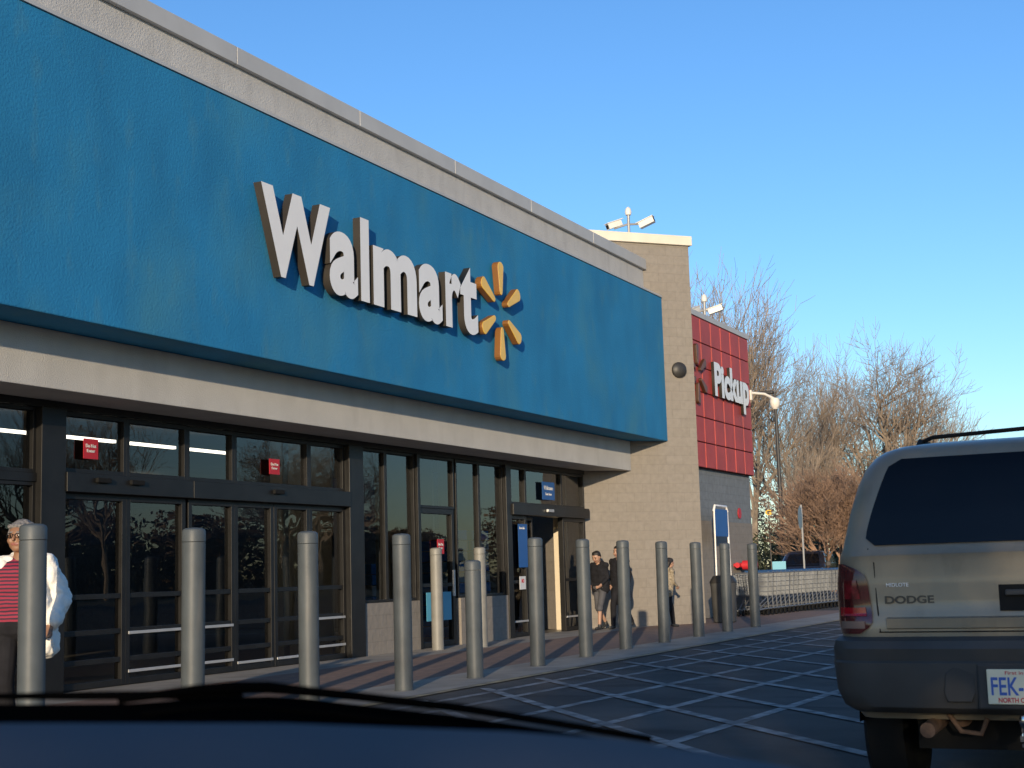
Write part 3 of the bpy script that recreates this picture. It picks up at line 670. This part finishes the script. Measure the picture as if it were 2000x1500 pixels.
q=MB(); q.grid(g); q.build('cowl',m_cowl,EC,world=False,smooth=True)
arm=[(1.035,.90,1.097),(1.05,.868,1.101),(1.065,.838,1.1045),(1.079,.809,1.1055),(1.095,.778,1.1045),(1.11,.747,1.100),(1.131,.706,1.094),(1.172,.623,1.081),(1.214,.541,1.0635),(1.25,.47,1.048)]
q=MB(); q.tube(arm,[.003,.004,.0045,.0055,.0055,.0045,.0042,.004,.0035,.003],8); q.build('wiper_arm',m_cowl,EC,world=False,smooth=True)
q=MB(); q.tube([(x-.05,y-.025,z-.012) for x,y,z in arm[1:]],.003,6); q.build('wiper_blade',m_cowl,EC,world=False,smooth=True)
arm2=[(.985,1.05,1.104),(1.00,.99,1.103),(1.03,.93,1.1015),(1.055,.87,1.1005),(1.085,.80,1.0965)]
q=MB(); q.tube(arm2,[.002,.003,.004,.004,.003],8); q.build('wiper_arm',m_cowl,EC,world=False,smooth=True)
# ------------------------------------------------------------ people
def capsule(mb,a,b_,ra,rb,n=12):
    a=V(a);b_=V(b_); d=b_-a; L_=d.length
    if L_<1e-5: d=V((0,0,1)); L_=1e-5; 
    d=d.normalized(); ref=V((0,0,1)) if abs(d.z)<.9 else V((1,0,0)); u=d.cross(ref).normalized(); w_=u.cross(d)
    rings=[]
    for i in range(1,5):
        t=-math.pi/2+math.pi/2*i/4*.999; rings.append((a+d*ra*math.sin(t),ra*math.cos(t)))
    for i in range(0,4):
        t=math.pi/2*i/4; rings.append((b_+d*rb*math.sin(t),rb*math.cos(t)))
    st=len(mb.v); mb.v.append(tuple(a-d*ra))
    for c,r in rings:
        for k in range(n):
            t=2*math.pi*k/n; mb.v.append(tuple(c+(u*math.cos(t)+w_*math.sin(t))*r))
    mb.v.append(tuple(b_+d*rb)); e=len(mb.v)-1; N=len(rings)
    for k in range(n):
        k2=(k+1)%n; mb.f.append((st,st+1+k2,st+1+k)); mb.m.append(0)
        for i in range(N-1): mb.f.append((st+1+i*n+k,st+1+i*n+k2,st+1+(i+1)*n+k2,st+1+(i+1)*n+k)); mb.m.append(0)
        mb.f.append((st+1+(N-1)*n+k,st+1+(N-1)*n+k2,e)); mb.m.append(0)
def blob(prims,mats,name,parent,voxel,smooth_it=4,world=False,wrinkle=0):
    mb=MB()
    for p in prims: capsule(mb,*p[:4])
    me=bpy.data.meshes.new(name); me.from_pydata(mb.v,[],mb.f); me.update()
    bm=bmesh.new(); bm.from_mesh(me); bmesh.ops.recalc_face_normals(bm,faces=bm.faces); bm.to_mesh(me); bm.free()
    ob=bpy.data.objects.new('tmp',me); COL.objects.link(ob)
    r=ob.modifiers.new('r','REMESH'); r.mode='VOXEL'; r.voxel_size=voxel; r.use_smooth_shade=True
    s_=ob.modifiers.new('s','SMOOTH'); s_.factor=.5; s_.iterations=smooth_it
    if wrinkle:
        tx=bpy.data.textures.new('cloth_folds','CLOUDS'); tx.noise_scale=.09; dm=ob.modifiers.new('d','DISPLACE'); dm.texture=tx; dm.strength=wrinkle; dm.mid_level=.5
    bpy.context.view_layer.update()
    nm=bpy.data.meshes.new_from_object(ob.evaluated_get(bpy.context.evaluated_depsgraph_get()))
    bpy.data.objects.remove(ob)
    keys=list(mats.keys()); nm.materials.clear()
    for k in keys: nm.materials.append(mats[k])
    N=len(nm.polygons); c=np.empty(N*3); nm.polygons.foreach_get('center',c); c=c.reshape(-1,3)
    best=np.full(N,1e9); idx=np.zeros(N,int)
    for a,b_,ra,rb,k in prims:
        a=np.array(a,float); b_=np.array(b_,float); d=b_-a; L2=max(d@d,1e-9); t=np.clip(((c-a)@d)/L2,0,1)
        ds=np.linalg.norm(c-(a+t[:,None]*d),axis=1)-(ra+(rb-ra)*t)
        mk=ds<best; best[mk]=ds[mk]; idx[mk]=keys.index(k)
    nm.polygons.foreach_set('material_index',idx.tolist()); nm.polygons.foreach_set('use_smooth',[True]*N); nm.name=name; nm.update()
    return place(nm,name,parent,world)
def hand(P,w_,d,f,c,thumb=1):
    w_=V(w_);d=V(d).normalized();f=V(f).normalized();c=V(c).normalized()
    for k in (-.022,0,.022): P.append((tuple(w_+c*k*.6),tuple(w_+d*.085+c*k),.018,.015,'skin'))
    for k,L_ in zip((-.033,-.011,.011,.033),(.062,.074,.08,.07)):
        a=w_+d*.085+c*k; m_=a+d*L_*.55+f*.012; e=m_+d*L_*.35+f*.03
        P.append((tuple(a),tuple(m_),.0095,.009,'skin')); P.append((tuple(m_),tuple(e),.009,.0075,'skin'))
    a=w_+d*.02+c*.028*thumb; m_=a+d*.035+c*.028*thumb+f*.012; P.append((tuple(a),tuple(m_),.013,.011,'skin')); P.append((tuple(m_),tuple(m_+d*.03+f*.012),.010,.009,'skin'))
def person(label,loc,rot,sc,mats,voxel,legs,arms,headpitch=0,top='top',sleeve='top',short=False,hair='short',lean=0,stout=1.,headturn=0):
    t=thing('person',loc,label,'person',rot=rot); t.scale=(sc,)*3
    P=[]; H=[]
    def hp(p):
        q_=V(p)-V((0,0,1.47)); q_=Matrix.Rotation(headturn,3,'Z')@(Matrix.Rotation(headpitch,3,'Y')@q_); return tuple(q_+V((0,0,1.47)))
    def addh(L_,a,b_,ra,rb,k): L_.append((hp(a),hp(b_),ra,rb,k))
    addh(P,(-.015,0,1.595),(.01,0,1.61),.092,.09,'skin'); addh(P,(.03,-.012,1.545),(.03,.012,1.545),.066,.066,'skin'); addh(P,(.062,-.008,1.51),(.062,.008,1.51),.034,.034,'skin')
    addh(P,(.098,0,1.605),(.116,0,1.572),.009,.014,'skin')
    for s in (-1,1):
        addh(P,(-.0,s*.092,1.60),(-.004,s*.094,1.568),.017,.013,'skin'); addh(P,(.086,s*.033,1.602),(.086,s*.034,1.602),.0135,.0135,'eye')
        addh(P,(.09,s*.02,1.628),(.083,s*.05,1.628),.008,.007,'hair'); addh(P,(.07,s*.045,1.565),(.07,s*.04,1.56),.03,.028,'skin')
    addh(P,(.093,-.022,1.537),(.093,.022,1.537),.0085,.0085,'lip')
    P.append(((-.01,0,1.40),hp((0,0,1.53)),.06,.053,'skin'))
    k=stout
    P+=[((-.005,-.14,1.385),(-.005,.14,1.385),.06,.06,top),((.0,-.09,1.30),(.0,.09,1.30),.105*k,.105*k,top),((.01,-.085,1.20),(.01,.085,1.20),.105*k,.105*k,top),
        ((.015,-.07,1.08),(.015,.07,1.08),.105*k,.105*k,top),((.0,-.08,.98),(.0,.08,.98),.11*k,.11*k,top),((.0,-.08,.92),(.0,.08,.92),.108*k,.108*k,'legs')]
    for s,(kn,an,toe) in zip((1,-1),legs):
        hpj=(0,s*.09,.90)
        P.append((hpj,kn,.092,.066,'legs'))
        if short:
            mid=tuple(V(kn).lerp(V(an),.12)); P.append((kn,mid,.072,.072,'legs')); P.append((kn,an,.052,.036,'skin'))
        else: P.append((kn,an,.066,.052,'legs'))
        P.append((an,(an[0]+.0,an[1],an[2]-.04),.042,.042,'shoe')); P.append(((an[0]-.03,an[1],an[2]-.05),toe,.036,.032,'shoe'))
    for s,(el,wr) in zip((1,-1),arms):
        sh=(-.005,s*.175,1.385); P.append((sh,el,.056,.046,sleeve)); P.append((el,wr,.045,.036,sleeve))
        d=(V(wr)-V(el)).normalized(); f=V((1,0,0)) if abs(d.x)<.7 else V((0,-s,0)); cc=d.cross(f).normalized(); f=cc.cross(d)
        P.append((wr,tuple(V(wr)+d*.03),.026,.024,'skin')); hand(P,V(wr)+d*.02,d,f,cc,1 if s>0 else -1)
    if lean:
        Rm=Matrix.Rotation(lean,3,'Y')
        def ln(p):
            p=V(p)
            if p.z>.95: q_=Rm@(p-V((0,0,.95))); return tuple(q_+V((0,0,.95)))
            return tuple(p)
        P=[(ln(a),ln(b_),ra,rb,kk) for a,b_,ra,rb,kk in P]
    else: ln=lambda p:p
    body=blob(P,mats,'body',t,voxel)
    def ah(a,b_,r1,r2): H.append((ln(hp(a)),ln(hp(b_)),r1,r2,'hair'))
    if hair=='curly':
        ah((-.045,0,1.62),(-.015,0,1.645),.094,.086); ah((-.05,0,1.56),(-.045,0,1.60),.07,.09)
        rr=random.Random(3)
        for _ in range(170):
            a=rr.uniform(-2.05,2.05)+math.pi; e=rr.uniform(-.2,1.55); p=(-.02+.103*math.cos(a)*math.cos(e),.103*math.sin(a)*math.cos(e),1.61+.108*math.sin(e)); ah(p,p,.017,.017)
        for k in range(9): p=(.062,-.06+.015*k,1.675); ah(p,p,.02,.02)
    else:
        ah((-.03,0,1.635),(.005,0,1.652),.088,.074); ah((-.05,0,1.58),(-.04,0,1.63),.078,.088)
        for s in (-1,1): ah((-.02,s*.04,1.60),(-.01,s*.035,1.655),.066,.062)
    if hair=='long':
        for s in (-1,0,1): ah((-.06,s*.05,1.58),(-.085,s*.06,1.38),.06,.045)
    blob(H,{'hair':mats['hair']},'hair',t,max(voxel,.008),1 if hair=='curly' else 2)
    return t,ln,hp
m_skin_d=M('skin_brown',(.24,.125,.07),.5,var=.08,scale=12); m_skin_l=M('skin_light',(.38,.225,.155),.5,var=.06,scale=12)
m_eye=M('eye_dark',(.02,.015,.012),.2); m_lip=M('lip',(.25,.09,.07),.5)
m_hgrey=M('grey_hair',(.17,.16,.155),.9,var=.5,scale=60,bump=.5,bscale=120); m_hblack=M('black_hair',(.015,.012,.010),.6,var=.3,scale=40)
m_blk=M('black_cloth',(.014,.014,.017),.9,var=.25,scale=8,bump=.3,bscale=14,spec=.2); m_greyc=M('grey_cloth',(.07,.07,.078),.85,var=.2,scale=8)
m_cream=M('cream_cloth',(.26,.215,.15),.85,var=.4,scale=25,bump=.3,bscale=14); m_jwhite=M('white_jacket_cloth',(.80,.77,.70),.8,var=.06,scale=6,bump=.6,bscale=9)
m_shoe=M('dark_shoe',(.03,.03,.03),.6)
m_str=bpy.data.materials.new('striped_shirt'); m_str.use_nodes=True
n_=m_str.node_tree.nodes; l_=m_str.node_tree.links; bb=n_['Principled BSDF']; bb.inputs['Roughness'].default_value=.8
tc=n_.new('ShaderNodeTexCoord'); wv=n_.new('ShaderNodeTexWave'); wv.bands_direction='Z'; wv.inputs['Scale'].default_value=11; wv.inputs['Distortion'].default_value=1.2; wv.inputs['Detail'].default_value=1
l_.new(tc.outputs['Object'],wv.inputs['Vector']); rp=n_.new('ShaderNodeValToRGB'); rp.color_ramp.interpolation='CONSTANT'
rp.color_ramp.elements[0].color=(.03,.012,.03,1); rp.color_ramp.elements[1].color=(.26,.018,.045,1); rp.color_ramp.elements[1].position=.42
l_.new(wv.outputs['Color'],rp.inputs['Fac']); l_.new(rp.outputs['Color'],bb.inputs['Base Color'])
lady,ln,hp=person('older woman in white jacket and striped red top walking past bollards',(8.40,8.28,.004),math.radians(208),1.0,
  {'skin':m_skin_d,'top':m_str,'legs':m_blk,'shoe':m_shoe,'eye':m_eye,'lip':m_lip,'hair':m_hgrey,'jacket':m_jwhite},.0075,
  [((.06,.10,.49),(.02,.10,.10),(.17,.11,.035)),((.02,-.10,.49),(-.14,-.10,.12),(.02,-.11,.035))],
  [((-.05,.27,1.12),(.10,.26,.93)),((-.08,-.25,1.12),(.02,-.27,.89))],hair='curly',sleeve='jacket',stout=1.15,headturn=-.25)
J=[]
for s in (-1,1):
    J+=[((-.005,s*.10,1.41),(-.01,s*.185,1.385),.06,.08,'j'),((-.01,s*.185,1.385),(-.055 if s>0 else -.085,s*.295,1.12),.084,.088,'j'),
        ((-.055 if s>0 else -.085,s*.295,1.12),(.08 if s>0 else .01,s*.28,.95),.088,.070,'j'),
        ((.05,s*.14,1.36),(.07,s*.18,1.1),.055,.066,'j'),((.07,s*.18,1.1),(.06,s*.225,.76),.066,.074,'j'),((-.04,s*.14,1.3),(-.06,s*.19,.76),.09,.10,'j')]
J+=[((-.06,-.1,1.33),(-.06,.1,1.33),.09,.09,'j'),((-.07,-.1,1.15),(-.07,.1,1.15),.095,.095,'j'),((-.075,-.12,.84),(-.075,.12,.84),.105,.105,'j'),((-.05,-.06,1.44),(-.05,.06,1.44),.048,.048,'j')]
blob(J,{'j':m_jwhite},'jacket',lady,.01,3,wrinkle=.055)
q=MB()
for s in (-1,1):
    q.tube([hp((.108,s*.034+.025*math.cos(a),1.602+.018*math.sin(a))) for a in np.linspace(0,2*math.pi,14)],.0025,5)
    q.tube([hp((.108,s*.058,1.605)),hp((.0,s*.098,1.61))],.0025,5)
q.tube([hp((.108,-.01,1.605)),hp((.112,0,1.608)),hp((.108,.01,1.605))],.0025,5); q.build('glasses',m_black,lady,world=False)
walkA=[((.16,.09,.50),(.20,.09,.10),(.33,.09,.035)),((.0,-.09,.48),(-.26,-.09,.16),(-.14,-.09,.04))]
walkB=[((.02,.09,.48),(-.22,.09,.15),(-.10,.09,.04)),((.16,-.09,.50),(.18,-.09,.10),(.31,-.09,.035))]
base=lambda sk,h,top,lg:{'skin':sk,'top':top,'legs':lg,'shoe':m_shoe,'eye':m_eye,'lip':m_lip,'hair':h}
def coat(par,mat,ln,longc=.62,fat=1.):
    C=[]
    for s in (-1,1):
        C+=[(ln((-.005,s*.08,1.41)),ln((-.005,s*.18,1.385)),.07,.072,'c'),(ln((-.0,s*.07,1.3)),(-.01,s*.10,longc),.125*fat,.12*fat,'c')]
    C+=[(ln((-.05,-.06,1.43)),ln((-.05,.06,1.43)),.065,.065,'c')]
    blob(C,{'c':mat},'coat',par,.014,3,wrinkle=.04)
a,l1,_=person('boy in black hooded top and grey shorts walking with head bowed',(27.85,11.45,.004),math.radians(165),.95,base(m_skin_l,m_hblack,m_blk,m_greyc),.012,walkA,
  [((.0,.22,1.12),(.16,.17,1.0)),((-.02,-.22,1.12),(.14,-.16,.98))],.45,short=True,lean=.08,stout=1.1)
coat(a,m_blk,l1,.88)
a,l1,_=person('person in dark coat walking beside the boy',(28.1,11.1,.004),math.radians(165),1.0,base(m_skin_l,m_hblack,m_blk,m_blk),.012,walkB,
  [((-.05,.22,1.12),(.02,.22,.9)),((-.02,-.22,1.12),(.08,-.2,.92))],.1,hair='long',lean=.05,stout=1.15)
coat(a,m_blk,l1,.62,1.1)
a,l1,_=person('person in cream patterned top and dark trousers walking by the tower',(28.55,10.25,.004),math.radians(-40),.84,base(m_skin_l,m_hblack,m_cream,m_blk),.012,walkA,
  [((-.10,.2,1.14),(.06,.18,.95)),((.05,-.2,1.12),(.2,-.12,1.05))],.2,hair='long',lean=.15,stout=1.15)
coat(a,m_cream,l1,.85)
# ------------------------------------------------------------ trees
def gen_tree(seed,h,trunkfrac,counts,spread,rootr,multi=0,minr=.013):
    rnd=random.Random(seed); tr=MB(); cr=MB()
    def grow(p,d,L_,r,lev):
        nseg=4 if lev<2 else (3 if lev<4 else 2); pts=[p.copy()]; rs=[r]; dirs=[d.copy()]
        for i in range(nseg):
            d=(d+V((rnd.uniform(-1,1),rnd.uniform(-1,1),rnd.uniform(-.6,1)))*(.10 if lev==0 else .2)+V((0,0,.06))).normalized()
            p=p+d*L_/nseg; pts.append(p.copy()); dirs.append(d.copy()); rs.append(max(minr*.6,r*(1-.55*(i+1)/nseg)))
        (tr if lev<2 else cr).tube(pts,rs,7 if lev==0 else (5 if lev==1 else 3),0,cap=lev<2)
        if lev>=len(counts): return
        c=counts[lev]
        for k in range(c):
            t=rnd.uniform(.35 if lev else trunkfrac,1.0) if k<c-1 else 1.0
            j=min(int(t*nseg),nseg-1); f=t*nseg-j; q_=pts[j].lerp(pts[j+1],f); rr=rs[j]*(1-f)+rs[j+1]*f
            dd=dirs[j+1]; ax=dd.cross(V((rnd.uniform(-1,1),rnd.uniform(-1,1),rnd.uniform(-1,1)))).normalized()
            an=rnd.uniform(.35,.95)*spread if t<1 else rnd.uniform(.05,.4)
            nd=(Matrix.Rotation(an,3,ax)@dd).normalized()
            if nd.z<-.1: nd.z=abs(nd.z)*.3; nd.normalize()
            grow(q_,nd,L_*rnd.uniform(.52,.72)*(1.15-.45*t if lev==0 else 1),max(minr,rr*rnd.uniform(.6,.85)),lev+1)
    if multi:
        for k in range(multi):
            a=2*math.pi*k/multi+rnd.uniform(-.3,.3); grow(V((.12*math.cos(a),.12*math.sin(a),-.05)),V((.45*math.cos(a),.45*math.sin(a),1)).normalized(),h*.48,rootr,0)
    else: grow(V((0,0,-.1)),V((0,0,1)),h*.52,rootr,0)
    return tr,cr
def tree_thing(seed,h,*a,label='',mat=(None,None),group='bare trees behind the parking area',name='bare_tree',**k):
    tr,cr=gen_tree(seed,h,*a,**k); t=thing(name,(0,0,-500),label,'tree',group=group)
    tr.build('trunk',mat[0] or m_bark,t,world=False,smooth=False,recalc=False); cr.build('crown',mat[1] or m_twig,t,world=False,recalc=False)
    index_children(t); return t
TA=tree_thing(1,16,.35,(8,6,5,4,2),.95,.32,label='tall bare winter tree with fine spreading twigs')
TB=tree_thing(2,16,.3,(8,6,5,4,2),.85,.30,label='slender bare winter tree behind the shop')
TC=tree_thing(5,15,.36,(11,7,5,4,3),1.35,.36,label='broad bare winter tree with rounded crown')
used=set()
def tput(src,x,y,h,lab=None,w=1.,r=None):
    base_h={'A':16,'B':16,'C':15}[src]; o={'A':TA,'B':TB,'C':TC}[src]; s_=h/base_h; r=random.random()*6 if r is None else r
    if src not in used: used.add(src); o.location=(x,y,0); o.scale=(s_*w,s_*w,s_); o.rotation_euler=(0,0,r); return o
    return copy_thing(o,(x,y,0),r,lab,(s_*w,s_*w,s_))
tput('B',76.7,25.0,18.6,w=.8); tput('A',80,23.4,15.2,w=.8); tput('B',86,22.7,14.2,w=.85); tput('A',92,22.4,13.8,w=.8); tput('B',96,21.7,12.6,w=.85)
tput('C',91.8,18.2,16.0,w=.85); tput('A',97,16.2,11.5,w=.75); tput('B',79,20.8,9)
tput('B',104,24,11); tput('A',108,20,9.5)
TM=tree_thing(9,6,.4,(7,6,6,4,3),.95,.11,label='tan multi stemmed pruned ornamental tree',mat=(M('pink_bark',(.30,.19,.13),.8,var=.2,scale=4),m_rtwig),group=None,name='ornamental_tree',multi=5,minr=.009)
TM.location=(60.5,14.2,0); TM.scale=(.95,.95,.95)
for i,(x,y,h) in enumerate(((8,-46,13),(18,-52,15),(28,-47,14),(38,-55,16),(50,-48,13),(62,-56,15),(76,-50,14),(92,-58,16),(110,-52,15),(130,-60,16))):
    tput('ABC'[i%3],x,y,h,'bare tree across the parking area')
tput('C',-17.5,-7.6,8.5,'bare tree beside the lane',1.0)
def leafmass(name,blobs,nleaf,size,mat,label,cat,kind=None,seed=1):
    rnd=random.Random(seed); q=MB()
    c0_=V(blobs[0][0])
    for c,rx,ry,rz in blobs:
        for _ in range(nleaf):
            while True:
                u=V((rnd.uniform(-1,1),rnd.uniform(-1,1),rnd.uniform(-1,1)))
                if .35<u.length<1: break
            u=u*(1+.18*math.sin(u.x*7+c[0])*math.cos(u.z*9)); p=V((c[0]+u.x*rx,c[1]+u.y*ry,max(.05,c[2]+u.z*rz)))
            a=V((rnd.uniform(-1,1),rnd.uniform(-1,1),rnd.uniform(-1,1))).normalized(); b_=a.orthogonal().normalized(); s_=size*rnd.uniform(.5,1.2)
            q.quad([p-a*s_,p-b_*s_*.5,p+a*s_,p+b_*s_*.5])
    o=q.build(name,mat,None,recalc=False); base_=V((c0_.x,c0_.y,0)); o.data.transform(Matrix.Translation(-base_)); o.location=base_
    tag(o,label,cat,kind=kind); return o
leafmass('evergreen_shrub',[((68,19.0,1.3),1.8,1.6,1.6)],2800,.12,m_leaf,'dark evergreen shrub behind the shopping carts','shrub',seed=1)
leafmass('evergreen_shrub',[((68,17.3,1.3),1.8,1.6,1.5)],2800,.12,m_leaf,'dark rounded evergreen shrub by the parking area','shrub',seed=2)
leafmass('evergreen_shrub',[((70,15.3,1.2),2.0,1.6,1.4)],2800,.12,m_leaf,'low evergreen shrub by the parking area','shrub',seed=3)
leafmass('evergreen_shrub',[((70,12.6,1.0),2.0,1.8,1.3)],2800,.12,m_leaf,'low evergreen shrub by the parking area','shrub',seed=6)
rs_=random.Random(12)
leafmass('shade_hedge',[((-9.5+i*.8,-3.6+rs_.uniform(-.2,.2),1.0),.75,.6,1.0+rs_.uniform(-.1,.45)) for i in range(9)],1500,.07,m_leaf,'unseen evergreen hedge added to shade the parked car','hedge',seed=7)  # out of view, added only to cast shade on the parked car's bumper
leafmass('woodland',[((115+random.uniform(-6,6),-30+i*3.3,3.0),4,3,4.2+random.uniform(-1,1)) for i in range(24)],2200,.22,m_wood,'brown winter woodland mass on the horizon','woodland','stuff',4)
leafmass('woodland',[((-20+i*8,-75+random.uniform(-5,5),3.2),7,4,5.0+random.uniform(-1,1.5)) for i in range(26)],3500,.35,m_wood,'brown winter woodland across the parking area','woodland','stuff',5)
# ------------------------------------------------------------ street furniture far
t=thing('lamp_post',(64.6,17.5,0),'tall dark parking lamp post with flat lamp head','lamp post')
q=MB(); q.tube([(0,0,0),(0,0,9.2)],[.11,.07],12); q.lathe([(.25,0),(.25,.6),(.1,.62)],n=16); q.build('pole',m_darkpole,t,world=False,smooth=True)
q=MB(); q.box(-.15,.15,.1,.8,9.1,9.25); q.box(-.04,.04,-.05,.12,9.13,9.2); q.build('lamp_head',m_darkpole,t,world=False,bevel=.02)
t=thing('lamp_post',(70,4.2,0),'tall dark parking lamp post with pale lamp head','lamp post')
q=MB(); q.tube([(0,0,0),(0,0,9.6)],[.11,.07],12); q.build('pole',m_darkpole,t,world=False,smooth=True)
q=MB(); q.box(-.2,.2,.1,1.0,9.5,9.68); q.build('lamp_head',m_cambody,t,world=False,bevel=.02)
t=thing('road_sign',(49.7,12.75,0),'octagonal road sign seen edge on, on a post','road sign',rot=math.radians(115))
q=MB(); q.tube([(0,0,0),(0,0,3.3)],.035,8); q.build('post',m_galv,t,world=False,smooth=True)
q=MB(); q.lathe([(.02,.04),(.42,.04),(.42,.055),(.02,.055)],(0,0,2.85),8,axis='x'); q.build('panel',m_galv,t,world=False)
t=thing('small_sign',(47,12.9,0),'small pale blue notice on a low post','sign',rot=-math.pi/2+.25)
q=MB(); q.tube([(0,0,0),(0,0,.9)],.03,8); q.build('post',m_galv,t,world=False)
q=MB(); q.box(-.22,.22,-.06,-.035,.8,1.35); q.build('panel',m_cyan,t,world=False)
t=thing('pickup_marker',(60,16.8,0),'orange rounded marker sign on a thin post','sign')
q=MB(); q.tube([(0,0,0),(0,0,3.5)],.03,8); q.build('post',m_darkpole,t,world=False)
me=textmesh('G',1,.02,.02); fitmesh(me,-.13,.13,3.36,3.58); me.transform(REAR); me.transform(Matrix.Translation((-.05,0,0))); me.materials.clear(); me.materials.append(m_yel); place(me,'emblem',t,False)
t=thing('power_line',(96,40,0),'overhead wires strung between wooden poles','power line')
q=MB(); 
for yy in (0,-60): q.tube([(0,yy,0),(0,yy,10.2)],.14,8); q.box(-.06,.06,yy-1,yy+1,9.3,9.45)
q.build('pole',m_bark,t,world=False)
q=MB()
for dz,dx in ((9.5,0),(9.1,.1),(8.3,0),(7.9,.05)): q.tube([(dx,-60*i/16,dz-1.1*(1-(i/8-1)**2)) for i in range(17)],.02,4)
q.build('wire',m_darkpole,t,world=False)
print('done',len(bpy.data.objects))
